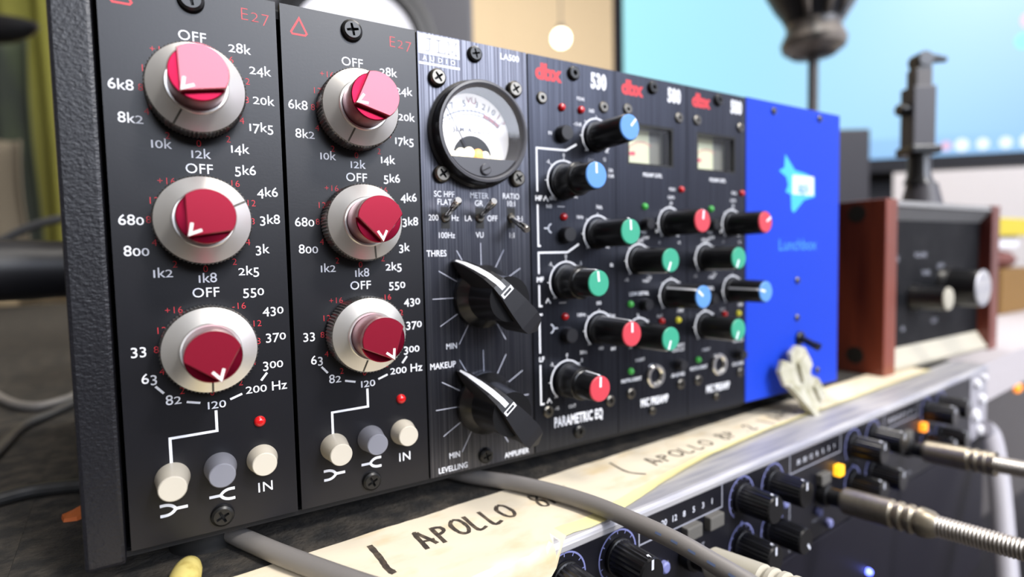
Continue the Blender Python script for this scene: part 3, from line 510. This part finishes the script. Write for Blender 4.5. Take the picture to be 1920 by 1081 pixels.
for i, (x, z) in enumerate(RK):
    if x < 150 and z < -20: continue
    kb = MB(); kb.lathe([(5.4, .3), (5.4, 1.2), (5.0, 1.4), (4.8, 12.4), (4.5, 13.0)], 'plastic_black', n=48, teeth=(2, 3), amp=.12); o = kb.build('rotary_knob', t, (x, 0, z))
    a = R((92, 88, 90, 90, 95, 85, 100, 90, 90, -52, 95, 88, 85, 95)[i % 14]); mk = MB(); mk.line([(1.6*math.cos(a), 1.6*math.sin(a)), (4.4*math.cos(a), 4.4*math.sin(a))], 1.0, 'knob_mark', y=-13.05)
    mk.add([(4.4*math.cos(a)-.45*math.sin(a), -13.05, 4.4*math.sin(a)+.45*math.cos(a)), (4.4*math.cos(a)+.45*math.sin(a), -13.05, 4.4*math.sin(a)-.45*math.cos(a)), (5.05*math.cos(a)+.45*math.sin(a), -11.0, 5.05*math.sin(a)-.45*math.cos(a)), (5.05*math.cos(a)-.45*math.sin(a), -11.0, 5.05*math.sin(a)+.45*math.cos(a))], [(0, 1, 2, 3)], 'knob_mark'); mk.build('pointer_line', o)
for k, (x, m_) in enumerate(((152.8, 'button_dim'), (164.9, 'button_dim'), (241, 'button_dim'), (254.6, 'led_amber'), (328.5, 'button_dim'), (350.0, 'led_orange'))):
    w_ = 3.9 if m_ == 'button_dim' else 2.3; q = MB(); q.bbox(-w_, -2.6, -2.4, w_, .4, 2.2, m_, .5); o = q.build('push_button', t, (x, 0, -13.9 if x < 200 else -18.6)); 
    if m_ != 'button_dim': part(o, 'glowing orange button')
for x, z in ((210.7, -21), (238.3, -32.4), (247, -40), (220.8, -39.5), (197.5, -20.3), (139.4, -21.5), (162.1, -40), (308, -21), (314, -38)):
    q = MB(); q.lathe([(1.9, .2), (1.9, 1.5), (1.4, 2.0)], 'ring_print', n=20); q.build('small_button', t, (x, 0, z))
e = MB(); e.poly(rect(428, -44, 460, -3.4), 'rack_grey', y=-.2, y1=2.4); e.build('mounting_ear', t)
for x, z, r in ((437, -9, 3.0), (449.5, -6.5, 2.2), (447, -20, 3.2), (436, -29, 4.2), (445, -40, 3.6)):
    q = MB(); q.lathe([(r, .1), (r, 1.6), (r*.7, 2.6)], 'white_knob', n=24); q.build('mounting_screw', t, (x, -.2, z))
# lower unit
t = thing('lower_rack_unit', 'dark rack unit with one glowing blue light, below the black rack processor', 'audio rack unit', RO+Vector((0, 0, -89.5)), RZ)
b = MB(); b.bbox(-22, .5, -44, 460, 230, 44, 'purple_black', .8); b.build('unit_case', t)
led(t, 288, 13.0, 1.5, 'led_blue', h=2.0)
for x in (150, 180, 210): q = MB(); q.lathe([(6, .2), (6, 1.4), (5.4, 1.6), (5.2, 13)], 'plastic_black', n=32); q.build('rotary_knob', t, (x, .5, 14))

# ------------------------------------------------------------------ masking tape with handwriting
def hand(chars, x, yb, yt, w_, mb, zf, ink=.95):
    S = {'A': [[(0, 0), (.15, .95), (.3, 1)], [(.3, 1), (.75, .1)], [(.1, .42), (.85, .36)]], 'P': [[(0, 0), (.12, 1)], [(.1, .95), (.6, .85), (.62, .62), (.15, .5)]], 'O': [[(.5, 1), (.1, .75), (.15, .25), (.55, .12), (.9, .4), (.85, .85), (.5, 1)]], 'L': [[(.15, 1), (.1, .1), (.75, .12)]],
         '8': [[(.7, .9), (.3, 1), (.25, .65), (.75, .4), (.6, .05), (.2, .15), (.3, .5), (.75, .8), (.7, .9)]], '1': [[(.35, 1), (.4, 0)]], '2': [[(.1, .8), (.5, 1), (.7, .7), (.1, .05), (.85, .1)]], '/': [[(.2, 1.2), (.2, .4), (.0, -.2), (.2, -.55)]], '.': [[(.2, .05), (.3, 0)]], '(': [[(.1, 1.3), (0, .4), (.25, -.05)]]}
    for c in chars:
        if c == ' ': x += w_*.7; continue
        for st in S[c]:
            p = smooth_path([(x+a*w_*.86, yb+(yt-yb)*q, 0) for a, q in st], 5); vs = []; n = len(p); wd = ink
            for i, q in enumerate(p):
                d = (p[min(i+1, n-1)]-p[max(i-1, 0)]).normalized(); nn = Vector((-d.y, d.x, 0))*wd*(.85+.3*random.random())*.5
                for s_ in (1, -1): r = q+nn*s_; vs.append((r.x, r.y, zf(r.x, r.y)+.06))
            mb.add(vs, [(2*i, 2*i+1, 2*i+3, 2*i+2) for i in range(n-1)], 'marker_ink')
        x += w_
    return x
t = MB(); rnd = random.Random(3); N = 150; xs = [-10+(416+10)*i/N for i in range(N+1)]; rows = []
def front(x):
    pts = [(-10, -14.5), (40, -15), (62, -14.5), (80, -12.5), (90, -10.5), (95, -7), (97.5, -1.2), (101, .9), (112, .3), (121, 1.6), (151, 7.6), (183, 11.7), (232, 14.6), (300, 15), (416, 15.5)]
    for (a, p), (c, q) in zip(pts, pts[1:]):
        if a <= x <= c: return p+(q-p)*(x-a)/(c-a)
    return 15
def zt(x, y):
    bump_ = .12*math.sin(x*.21+y*.13)*math.sin(y*.37+x*.05)
    f = front(x); curl = .0
    if x > 118: curl = max(0., 1-(y-f)/3.2)**2*min(1., (x-118)/60)*1.1
    return .22+bump_+curl
def tp(x, s):        # s runs from the back edge (36) to the front; below -0.7 the tape folds down over the front edge
    if s >= -.3: return (x, s, zt(x, s) if s > 2 else .25)
    if s > -1.1: a = (-.3-s)/.8*PI/2; return (x, -.3-.75*math.sin(a), .25-.75*(1-math.cos(a)))
    return (x, -1.05-.22*(-1.1-s)**.9*.35, -.5+(s+1.1))
K = 26; V = []; F = []
for i, x in enumerate(xs):
    f = front(x)+(rnd.random()-.5)*(.9 if f_ else .5) if (f_ := front(x)) < 2 else front(x)+(rnd.random()-.5)*.35
    bk = 36+(rnd.random()-.5)*.25
    for j in range(K+1): V.append(tp(x, bk+(f-bk)*j/K))
for i in range(N):
    for j in range(K): F.append((i*(K+1)+j, i*(K+1)+j+1, (i+1)*(K+1)+j+1, (i+1)*(K+1)+j))
ne = [k for k, f in enumerate(F) if (k % K) >= K-4 and (k//K) > 38]; st = set(ne)
t.add(V, [f for k, f in enumerate(F) if k not in st], 'tape', True); t.add(V, [f for k, f in enumerate(F) if k in st], 'tape_edge', True)  # same tape, light on the curled front edge put into a brighter colour
hand('/', 55, 18, 27.5, 3, t, zt, 1.7); hand('APOLLO', 67.2, 18, 28.0, 5.3, t, zt, 1.25); hand('8P', 106, 18, 27, 5.2, t, zt); hand('1', 120, 18, 26.5, 4, t, zt)
hand('(', 147, 16.5, 28, 16, t, zt); hand('APOLLO', 160, 19, 25.5, 6.2, t, zt); hand('8P', 203, 19.5, 26, 6.0, t, zt); hand('.2', 218, 19.5, 26, 5.2, t, zt); hand('1', 236, 18, 27, 4, t, zt); hand('APOLLO', 246, 20, 27, 6, t, zt)
o = t.build('masking_tape', None, RO, (0, 0, RZ)); tag(o, 'long cream strip of masking tape with handwritten marker words along the rack edge', 'tape')

# ------------------------------------------------------------------ cables, plugs and small things on the rack
p = smooth_path([rk(72, 150, 2.7), rk(84, 90, 2.7), rk(96, 52, 2.8), rk(107, 32, 3.0), rk(114, 12, 3.2), rk(117, -6, 3.0), rk(118, -30, 2.2), rk(117.5, -60, -3), rk(112, -95, -22), rk(104, -118, -70), rk(100, -125, -240), rk(100, -120, -700)], 10)
b = MB(); b.tube(p, 2.45, 'cable_grey', n=16)
o = b.build('audio_cable'); tag(o, 'grey cable crossing the tape right of the first handwritten word', 'cable')
pr = MB(); sel = [q for q in p if -62 < (q-RO).y < -8]
for i in range(0, len(sel)-2, 2):
    a, c = sel[i], sel[i+1]; d = (c-a); n1 = Vector((-.88, -.15, .42)).normalized()*2.5; sd = d.cross(n1).normalized()*.3
    pr.add([a+n1+sd, a+n1-sd, a+d*.8+n1-sd, a+d*.8+n1+sd], [(0, 1, 2, 3)], 'cable_print')
pr.build('printed_marking', o)
b = MB(); b.tube(smooth_path([rk(8, 150, 2.8), rk(16, 95, 2.8), rk(24.5, 60, 2.8), rk(31, 42, 2.8), rk(37.5, 27, 2.8), rk(46, 8, 3.2), rk(54, -8, 3.4), rk(60, -22, 0), rk(64, -32, -14), rk(66, -38, -60), rk(66, -40, -250), rk(66, -40, -700)], 10), 2.5, 'cable_grey', n=16)
tag(b.build('audio_cable'), 'grey cable from under the left equaliser, beside the yellow rubber tip', 'cable')
b = MB(); A, B = Vector((11.4, -5.0, -6.0)), Vector((4, -48, -6.4)); d = (B-A).normalized(); L_ = (B-A).length
b.lathe([(.05, -3.0), (1.6, -2.5), (2.6, -1.2), (3.1, .8), (3.35, 4), (3.5, L_)], 'yellow_rubber', c=A, axis=d, n=24); tag(b.build('yellow_rubber_tip'), 'pale yellow rounded rubber tip at the bottom edge in front of the left equaliser', 'rubber tip')
b = MB(); c = rk(-10.0, 104.2, 0); pts = [(-3.6, -1), (-1.6, 2.4), (1.4, 4.6), (3.6, 2.4), (3.7, -3.6), (.8, -5.6), (-2.6, -4.6)]
b.add([(c.x+x, c.y+y, c.z+.1) for x, y in pts]+[(c.x+x*.93, c.y+y*.93, c.z+1.2+.3*math.sin(x)) for x, y in pts], [(0, 1, 2, 3, 4, 5, 6), (7, 8, 9, 10, 11, 12, 13)]+[(i, (i+1) % 7, 7+(i+1) % 7, 7+i) for i in range(7)], 'orange_flake'); tag(b.build('orange_chip'), 'small orange chip lying on the dark surface by the enclosure corner', 'chip')
def plug(lx, lz, body, length, label, tilt=.03, sleeve='nickel'):
    t = thing('jack_plug', label, 'plug', rk(lx, -.8, lz), RZ, group='jack plugs in the rack processor'); d = Vector((0, -1, tilt)).normalized()
    b = MB(); b.lathe([(4.6, 0), (4.6, 3), (3.6, 3.4), (3.5, 8)], 'plastic_black', axis=d, n=32); b.build('socket_nut', t)
    b = MB(); pf = [(3.6, 8), (4.4, 8.3), (5.2, 9.5), (5.4, 26)]
    for i in range(3): h = 27+i*3.4; pf += [(4.7, h), (4.7, h+.8), (5.4, h+1.2), (5.4, h+2.4)]
    pf += [(4.9, length), (3.9, length+1.5)]; b.lathe(pf, sleeve, axis=d, n=36); o = b.build('plug_body', t)
    b = MB(); q = []; n = 0; L2 = 46
    for i in range(L2*2): q.append(((3.9 if i % 2 else 3.45)*(1-.12*i/(L2*2)), length+1+i*.55))
    b.lathe(q, 'coil_steel' if sleeve == 'nickel' else sleeve, axis=d, n=24); b.build('strain_relief', t)
    b = MB(); e0 = d*(length+50); b.tube(smooth_path([e0, e0+d*25+Vector((0, 0, -3)), e0+d*55+Vector((6, 0, -30)), e0+d*75+Vector((12, 0, -120)), e0+d*78+Vector((14, 0, -500))], 8), 2.2, 'cable_black', n=12); b.build('plug_cable', t)
plug(240.5, -25.6, 0, 39, 'metal jack plug with coiled strain relief reaching to the lower right corner', .05)
plug(327, -24.6, 0, 30, 'metal jack plug farther back, at the right end of the black rack processor', .05)
plug(151.5, -21.6, 0, 39, 'beige sleeved jack plug right of the hanging grey cable, cut by the bottom edge', .10, 'cream_metal')
# clear plastic clip leaning on the blue panel
t = MB(); up_ = Vector((-.62, .07, .78)).normalized(); sd_ = Vector((.78, .05, .62)).normalized(); nr = up_.cross(sd_).normalized(); base = Vector((272.0, -6.5, -7.2))
def slab(outl, o, th):
    n = len(outl); f = [base+up_*v+sd_*(u_*1.25)-nr*o for u_, v in outl]; g = [q-nr*th for q in f]
    t.add(f+g, [tuple(range(n)), tuple(range(n, 2*n))[::-1]]+[(i, (i+1) % n, n+(i+1) % n, n+i) for i in range(n)], 'translucent_plastic')
slab([(-6.5, -1), (6.5, -1), (7, 9), (4.2, 15), (8.5, 19), (9, 27), (6, 32), (1, 33), (-1, 29), (-4, 35), (-8.5, 33), (-9.5, 25), (-6.5, 17), (-7.2, 9)], 0, 2.0)
slab([(-7, -2), (-4.8, -2), (-5.4, 9), (-5, 18), (-8.2, 26), (-10.5, 27), (-9, 18), (-7.8, 9)], 2.0, 3.2); slab([(1, 1), (5, 1), (5.4, 10), (2, 10)], 2.0, 1.4); slab([(-2, 18), (6.5, 19), (7.2, 26), (1, 27)], 2.0, 1.6)
tag(t.build('plastic_clip'), 'translucent plastic clip standing on the tape against the blue panel', 'clip')

# ------------------------------------------------------------------ wooden sided unit
t = thing('wooden_sided_unit', 'old audio unit with reddish wooden side panels, right of the blue panel', 'audio unit', (370, 9, -10)); Z = 10
for x in (0, 154):
    b = MB(); b.bbox(x, 0, 0, x+14, 118, Z+96.2, 'wood', .8); o = b.build('side_panel', t)
    if x == 0:
        for z in (88.2, 1.2): h = MB(); h.lathe([(5.2, -.4), (5.2, .25), (4.8, .3)], 'screw_hole', c=(0, 16.4, z+Z), axis=(-1, 0, 0), n=28); h.build('screw_recess', o)
b = MB(); b.box(14, 8, 3, 154, 116, Z+94, 'dark_front'); b.build('case', t)
P = MB(); P.poly(rect(14.2, 4+Z, 153.8, 85+Z), 'dark_front', y=7.6, y1=7.95)
for s, x, z, h in (('GAIN', 26, 60, 4), ('VOLUME', 62, 62, 3), ('LEVEL', 92, 54, 3), ('TONE', 70, 50, 3), ('IN', 40, 15, 3), ('OUT', 84, 17, 3)): text(P, s, x, z+Z, h, 'grey_print', y=7.5, bold=.01)
P.build('front_panel', t)
for k, (z0, z1, y0, y1, l) in enumerate(((84, 95.6, 7.8, .6, 'pale metal top trim'), (3.5, -9.0, 7.8, .6, 'cream bottom trim'))):
    b = MB(); pf = [(y0, z0+Z), (y1+1.4, z1+Z-(4.4 if k == 0 else -3)), (y1, z1+Z-(3.4 if k == 0 else -2)), (y1+1, z1+Z), (8, z1+Z)]
    vs = [(x, y, z) for x in (14.1, 153.9) for y, z in pf]; b.add(vs, [(i, (i+1) % 5, 5+(i+1) % 5, 5+i) for i in range(5)]+[(0, 1, 2, 3, 4), (5, 6, 7, 8, 9)], 'trim_grey' if k == 0 else 'cream_metal'); part(b.build('trim_strip', t), l)
for x, z, r, h, c in ((53, 34.5, 7.6, 12, 'cream_metal'), (99, 39, 13.0, 14, 'rack_silver')):
    b = MB(); b.lathe([(r*1.15, -7.4), (r*1.1, -5), (r, -3), (r*.95, h-.5)], 'plastic_black', n=40); o = b.build('rotary_knob', t, (x, 0, z+Z)); q = MB(); q.lathe([(r*.95, h-.5), (r*.9, h+.2), (r*.55, h+.5), (.1, h+.5)], c, n=40); q.build('knob_cap', o)
b = MB(); b.lathe([(4, -7.5), (4, -5.6), (2.5, -5)], 'yellow_rubber', c=(53.5, 0, 38+Z), n=24); part(b.build('pilot_light', t), 'dull yellow pilot light')

# ------------------------------------------------------------------ background: stands, box, monitor, loudspeaker
def local(name, label, cat, px, py, D, turn=0.):
    return thing(name, label, cat, at(px, py, D), -YAW+turn), D/FPX
t, s = local('phone_clamp', 'dark grey clamp stand on top of the wooden sided unit, in front of the monitor', 'clamp stand', 1718, 368, 400)
t.location.z = 86.4*MM; oz = 86.4-at(1718, 368, 400).z
def X(px): return (px-1718)*s
def Zz(py): return (368-py)*s-oz
b = MB(); b.bbox(X(1697), -7, Zz(282), X(1739), 7, Zz(168), 'clamp_grey', 1.2); b.build('clamp_body', t)
b = MB(); b.bbox(X(1704), -5, Zz(171), X(1735), 5, Zz(135), 'stand_grey', 1.2); b.build('neck', t)
b = MB(); b.lathe([(5, -6), (5.6, -5), (5.6, 5), (5, 6)], 'plastic_black', c=(X(1721), 0, Zz(120)), n=24); b.tube([(X(1721), 0, Zz(119)), (X(1745), -1, Zz(117)), (X(1764), -2, Zz(120))], [5.4, 3.0, 1.8], 'plastic_black'); b.bbox(X(1708), -5, Zz(140), X(1734), 5, Zz(118), 'plastic_black', 1); b.build('pivot_head', t)
b = MB(); b.lathe([(4.4, -2), (4.4, 5), (3.6, 6.5)], 'plastic_black', c=(X(1697), 0, Zz(208)), axis=(-1, 0, 0), n=20); b.build('thumb_screw', t)
b = MB(); b.bbox(X(1692), -9, Zz(292), X(1748), 9, Zz(276), 'plastic_black', 1.5); b.lathe([(9.5, Zz(345)), (7.5, Zz(330)), (7, Zz(292))], 'plastic_black', c=(X(1722), 0, 0), axis=(0, 0, 1), n=24); b.lathe([(19, 0), (19, 3), (14, 6), (9.5, Zz(345))], 'clamp_grey', c=(X(1728), 0, 0), axis=(0, 0, 1), n=32); b.build('base', t)

p0 = at(1525, 105, 545); t = thing('microphone_stand', 'thin stand rod rising behind the blue panel into a brown and black grip', 'stand', (p0.x, p0.y, -10)); s = 545/FPX; zt_ = lambda py: at(1525, py, 545).z+10
b = MB(); b.lathe([(60, 0), (60, 6), (20, 12), (5, 14)], 'plastic_black', axis=(0, 0, 1), n=40); b.build('base', t)
b = MB(); b.lathe([(4.7, 13), (4.7, zt_(90))], 'stand_grey', axis=(0, 0, 1), n=24); b.build('rod', t)
b = MB(); b.lathe([(5, zt_(108)), (20, zt_(104)), (28, zt_(92)), (29.5, zt_(80)), (27, zt_(68)), (24.5, zt_(58)), (25, zt_(46))], 'stand_brown', axis=(0, 0, 1), n=40); part(b.build('rubber_boot', t), 'brown worn boot')
b = MB(); b.lathe([(25.2, zt_(46)), (29, zt_(30)), (36, zt_(10)), (44, zt_(-20)), (47, zt_(-60)), (40, zt_(-110)), (20, zt_(-130))], 'plastic_soft', axis=(0, 0, 1), n=40); g_ = b.build('grip', t)
b = MB()
for a in (200, 236, 268, 330, 20, 60): d = Vector((math.cos(R(a)), math.sin(R(a)), 0)); b.tube([d*26+Vector((0, 0, zt_(44))), d*36.5+Vector((0, 0, zt_(10))), d*44.6+Vector((0, 0, zt_(-20))), d*47+Vector((0, 0, zt_(-60)))], [2.6, 3.6, 3.8, 3], 'stand_brown', n=10)
part(b.build('grip_ribs', g_), 'brown ribs')

p0 = at(1632, 300, 690); t = thing('small_loudspeaker', 'dark grey box behind the blue panel and the wooden sided unit', 'loudspeaker', (p0.x, p0.y, -10), -YAW); hz = at(1632, 241, 690).z+10
b = MB(); b.bbox(-110, 0, 0, 0, 120, hz, 'cabinet_dark', 3); b.build('cabinet', t)
b = MB(); b.lathe([(38, 0.1), (36, 2.5), (30, 2.0), (10, -.0)], 'surround_black', c=(-55, 0, hz*.42), n=40, caps=False); b.build('driver', t)

turn = R(13); pl = at(1150, 120, 900); t = thing('computer_monitor', 'large monitor with pale blue desktop picture behind the audio modules', 'monitor', pl, -YAW-turn); mb_ = at(1640, 316, 790).z-pl.z; Wm, Hm = 780, 450
b = MB(); b.poly(rect(0, mb_, Wm, mb_+Hm), 'screen_bezel', y=0, holes=[rect(16, mb_+19, Wm-16, mb_+Hm-14)[::-1]], y1=20); b.box(1, 20, mb_+1, Wm-1, 34, mb_+Hm-1, 'screen_bezel'); b.build('bezel', t)
b = MB(); b.poly(rect(15.8, mb_+18.8, Wm-15.8, mb_+Hm-13.8), 'screen_picture', y=3.0); sc_o = b.build('screen', t)
b = MB(); b.poly(rect(16, mb_+19, Wm-16, mb_+48), 'screen_bar', y=2.9)
for i, (x, k, r) in enumerate(((430, 'screen_icon', 9), (452, 'screen_icon', 9), (474, 'screen_icon_pink', 7), (494, 'screen_icon', 9), (520, 'screen_icon', 8), (548, 'screen_icon', 8), (575, 'screen_icon', 10), (600, 'screen_icon', 13), (330, 'screen_icon', 10), (350, 'screen_icon', 10), (368, 'screen_icon_pink', 7))): b.disc(x, mb_+33, r, k, y=2.8)
for x, z, k in ((566, 172, 'screen_icon_cyan'), (572, 200, 'screen_icon_pink'), (600, 172, 'screen_icon_cyan')): b.disc(x, mb_+z, 11, k, y=2.8)
part(b.build('taskbar', sc_o), 'pale taskbar with small bright icons')
b = MB(); b.box(Wm/2-30, 36, -10-pl.z, Wm/2+30, 50, mb_+120, 'screen_bezel'); b.box(Wm/2-120, 0, -10-pl.z, Wm/2+120, 150, -2-pl.z, 'screen_bezel'); b.build('monitor_foot', t)

pc = at(665, 95, 640); t = thing('studio_loudspeaker', 'loudspeaker with large white cone behind the equaliser modules', 'loudspeaker', (pc.x, pc.y, -10), -YAW+R(8)); cz_ = pc.z+10; wl, wr = -128, 138
b = MB(); b.bbox(wl, 4, 0, wr, 190, cz_+205, 'cabinet_grey', 4); b.build('cabinet', t)
b = MB(); b.lathe([(98, -3.9), (97, 2), (92, 4), (84, 3.2), (78, 5.5), (72, 2)], 'surround_black', c=(0, 0, cz_), n=64, caps=False); b.build('surround', t)
b = MB(); b.lathe([(72.5, 2), (60, -1), (34, -3.2), (24, -3.4), (20, 1.5), (10, 5), (.1, 6)], 'cone_white', c=(0, 0, cz_), n=64, caps=False); part(b.build('cone', t), 'white paper cone')
b = MB(); b.lathe([(34, -3.9), (32, -1.5), (22, -1.5), (20, 1), (10, 4.5), (.1, 5.5)], 'surround_black', c=(75, 0, cz_+150), n=40, caps=False); b.build('tweeter', t)

pg = at(1052, 72, 1900); t = thing('globe_lamp', 'small glowing globe lamp hanging before the tan wall', 'lamp', (pg.x, pg.y, pg.z))
b = MB(); b.lathe([(29*math.sin(a*PI/18)+.01, -29*math.cos(a*PI/18)) for a in range(19)], 'lamp_globe', axis=(0, 0, 1), n=32, caps=False); part(b.build('globe', t), 'glowing globe')
b = MB(); b.lathe([(12, 27), (12, 44), (2.5, 48), (2.5, 1700-pg.z)], 'stand_grey', axis=(0, 0, 1), n=16); b.build('stem', t)

# left side: boom arm, cloths, cables
b0 = thing('boom_arm', 'black padded tube left of the enclosure', 'boom arm', (-260, 128, -10)); zb = at(60, 503, 250).z+10
b = MB(); pe = at(118, 504, 243); ax = Vector((1, .10, 0)).normalized(); ln = (Vector((pe.x+14, pe.y, 0))-Vector((-260, 128, 0))).length; d = (Vector((pe.x+14, pe.y, pe.z))-Vector((-260, 128, zb-10))).normalized()
b.lathe([(11.0, -20), (12.6, -17), (12.8, ln*.90), (12.2, ln*.93), (12.2, ln-1), (10, ln)], 'plastic_soft', c=(0, 0, zb), axis=d, n=36); b.build('padded_tube', b0)
b = MB(); b.lathe([(45, 0), (45, 5), (10, 9), (8, 12), (8, zb)], 'plastic_black', axis=(0, 0, 1), n=32); b.build('post', b0)
def cloth(name, label, cat, px0, px1, py0, py1, D, k, fold=8, n=40, depth=14.):
    A, B = at(px0, py0, D), at(px1, py0, D); zt2 = max(A.z, B.z); zb2 = at((px0+px1)/2, py1, D).z; mb = MB(); V = []; F = []; d = (B-A); d.z = 0; nrm = Vector((d.y, -d.x, 0)).normalized(); m_ = 14
    for i in range(n+1):
        for j in range(m_+1): q = A+d*(i/n); q.z = zt2+(zb2-zt2)*j/m_; q = q+nrm*(depth*math.sin(i/n*2*PI*fold+.6*math.sin(j*.4))); V.append(q)
    for i in range(n):
        for j in range(m_): F.append((i*(m_+1)+j, i*(m_+1)+j+1, (i+1)*(m_+1)+j+1, (i+1)*(m_+1)+j))
    mb.add(V, F, k, True); o = mb.build(name); md = o.modifiers.new('solid', 'SOLIDIFY'); md.thickness = .003; return tag(o, label, cat)
cloth('green_curtain', 'olive green curtain hanging at the far left', 'curtain', -420, 250, -560, 560, 1500, 'wall_green', fold=9, n=120, depth=22.)
cloth('dark_cloth', 'dark green cloth hanging before the olive curtain', 'cloth', -150, 48, 70, 560, 1050, 'cloth_green', fold=3, depth=10.)
cloth('brown_cloth', 'brown cloth hanging below the dark green one', 'cloth', -180, 40, 268, 540, 1000, 'cloth_brown', fold=3, depth=9.)
t, s = local('microphone', 'dark blurred microphone pointing in from the left edge', 'microphone', 0, 58, 620)
b = MB(); b.tube([(-150, 0, 0), (-20, 0, 2), (10, 0, 2), (30, 0, 3), (42, 0, 5)], [16, 16, 15, 10, 4], 'plastic_black', n=20); b.build('microphone_body', t)
b = MB(); b.tube([(-140, 0, 0), (-140, 0, -10-at(0, 58, 620).z)], 5, 'plastic_black'); b.lathe([(60, -10-at(0, 58, 620).z), (60, -4-at(0, 58, 620).z), (6, 2-at(0, 58, 620).z)], 'plastic_black', c=(-140, 0, 0), axis=(0, 0, 1)); b.build('microphone_support', t)
def cable(label, pts, r, k): b = MB(); b.tube(smooth_path(pts, 10), r, k); return tag(b.build('coiled_cable'), label, 'cable', None)
cable('thin grey cable rising above the black padded tube', [at(-60, 470, 420), at(0, 452, 420), at(50, 428, 420), at(105, 412, 420), at(190, 405, 420), at(260, 440, 420), (at(300, 500, 420).x, at(300, 500, 420).y, -7)], 3.2, 'cable_dark')
def onb(px, py, z=-7.5):
    r_ = at(px, py, 1.)-CAM; return CAM+r_*((z-CAM.z)/r_.z)
cable('grey cable loop lying on the dark bench left of the enclosure', [onb(-60, 700), onb(0, 745), onb(60, 762), onb(120, 750), onb(150, 735), onb(200, 700), onb(260, 690)], 2.4, 'cable_grey')
cable('dark cable lying across the bench in front of the grey loop', [onb(-80, 960), onb(0, 935), onb(60, 920), onb(120, 912), onb(170, 905), onb(230, 880)], 2.3, 'cable_black')
cable('black cable running diagonally under the grey loop', [onb(-60, 900), onb(0, 840), onb(40, 800), onb(90, 778), onb(150, 752), onb(220, 738)], 2.2, 'cable_dark')

# right side: desk with odds and ends, equipment below
def boxthing(name, label, cat, loc, size, k, r=2., rz=0.):
    b = MB(); b.bbox(-size[0]/2, -size[1]/2, 0, size[0]/2, size[1]/2, size[2], k, r); o = b.build(name, None, loc, (0, 0, rz)); return tag(o, label, cat), o
X0 = 850
boxthing('tan_carton', 'tan carton standing on the grey desk at the right edge', 'carton', (X0, 130, -10), (125, 90, 50), 'tan_card')
b = MB(); b.lathe([(18, 0), (30, 3), (34, 11), (28, 20), (12, 25), (.1, 26)], 'brown_bag', c=(0, 0, 0), axis=(0, 0, 1), n=28); o = b.build('brown_pouch', None, (X0-8, 122, 40)); o.scale = (1.5, .9, .92); tag(o, 'dark red brown pouch on top of the tan carton', 'pouch')
boxthing('white_card_box', 'white box between the brown pouch and the yellow box', 'box', (X0-12, 128, 63.5), (84, 60, 14), 'desk_white', 3.)
boxthing('yellow_box', 'flat yellow box on top of the pile at the right edge', 'box', (X0, 130, 77.7), (120, 80, 20), 'yellow_paper', 1.5)
t = thing('desk_equipment', 'dark equipment box with a glowing orange light under the grey desk at the right edge', 'equipment', (700, 20, -150)); b = MB(); b.bbox(-220, 0, 0, 330, 220, 113, 'stand_grey', 2); b.build('case', t); b = MB(); b.bbox(-216, 4, -606, 326, 216, 0, 'rack_black', 2); b.build('lower_case', t)
r_ = at(1905, 725, 1.)-CAM; q_ = CAM+r_*((20-CAM.y)/r_.y); b = MB(); b.lathe([(4.6, -.3), (4.6, 2), (2.5, 3.4), (.1, 3.6)], 'led_orange', n=20); part(b.build('indicator_light', t, (q_.x-700, 0, q_.z+150)), 'glowing orange light')
a_, c_ = at(1874, 905, 330), at(1890, 1100, 300); b = MB(); b.tube(smooth_path([rk(446, -2.5, -38), rk(449, -6, -44), a_, c_, c_+(c_-a_)*2.2], 6), 5.3, 'rack_grey', n=16)
tag(b.build('grey_strap'), 'grey strap hanging behind the coil of the metal plug at the lower right', 'strap')

# ------------------------------------------------------------------ bench, desk and room
def slab_(name, outl, z0, z1, k, kind='thing'):
    mb = MB(); tri = tessellate_polygon([[Vector((x, y, 0)) for x, y in outl]]); n = len(outl)
    mb.add([(x, y, z1) for x, y in outl]+[(x, y, z0) for x, y in outl], list(tri)+[tuple(n+i for i in f) for f in tri]+[(i, (i+1) % n, n+(i+1) % n, n+i) for i in range(n)], k); return mb.build(name)
c0, c1, c2 = rk(-22.08, -105), rk(-22.08, 230.1), rk(460.1, 230.1)
o = slab_('workbench', [(-900, c0.y), (c0.x, c0.y), (c1.x, c1.y), (c2.x, c2.y), (c2.x, 1350), (-900, 1350)], -760, -10, 'dust'); tag(o, 'dark dusty bench the equipment stands on', 'bench')
c3 = rk(462, 2)
o = slab_('grey_desk', [(c3.x, c3.y), (620, c3.y+12), (1500, c3.y+12), (1500, 1000), (c2.x+2, 1000), (c2.x+2, c2.y)], -36, -10, 'desk_grey'); tag(o, 'pale grey desk top beyond the right end of the rack', 'desk')
b = MB()
for x, y in ((1470, 60), (1470, 960), (c2.x+40, 960), (1100, 60)): b.box(x-20, y-20, -760, x+20, y+20, -36, 'desk_grey')
b.build('desk_leg', o)
t = thing('rack_cabinet', 'dark rack cabinet below the black rack units', 'cabinet', rk(0, 0, -134.5), RZ); b = MB(); b.box(-22, 8, -616, 460, 228, 0, 'rack_black'); b.build('cabinet_body', t)
def wall(name, x0, y0, z0, x1, y1, z1, k): b = MB(); b.box(x0, y0, z0, x1, y1, z1, k); return structure(b.build(name))
wall('floor', -1200, -2600, -780, 2200, 2000, -760, 'floor_dark'); wall('ceiling', -1200, -2600, 1700, 2200, 2000, 1720, 'ceiling_white')
wall('wall_back', -1200, 1980, -760, 2200, 2000, 1700, 'wall_tan'); wall('wall_left', -1220, -2600, -760, -1200, 2000, 1700, 'wall_pale')
wall('wall_right', 2200, -2600, -760, 2220, 2000, 1700, 'desk_white'); wall('wall_front', -1200, -2620, -760, 2200, -2600, 1700, 'wall_pale')
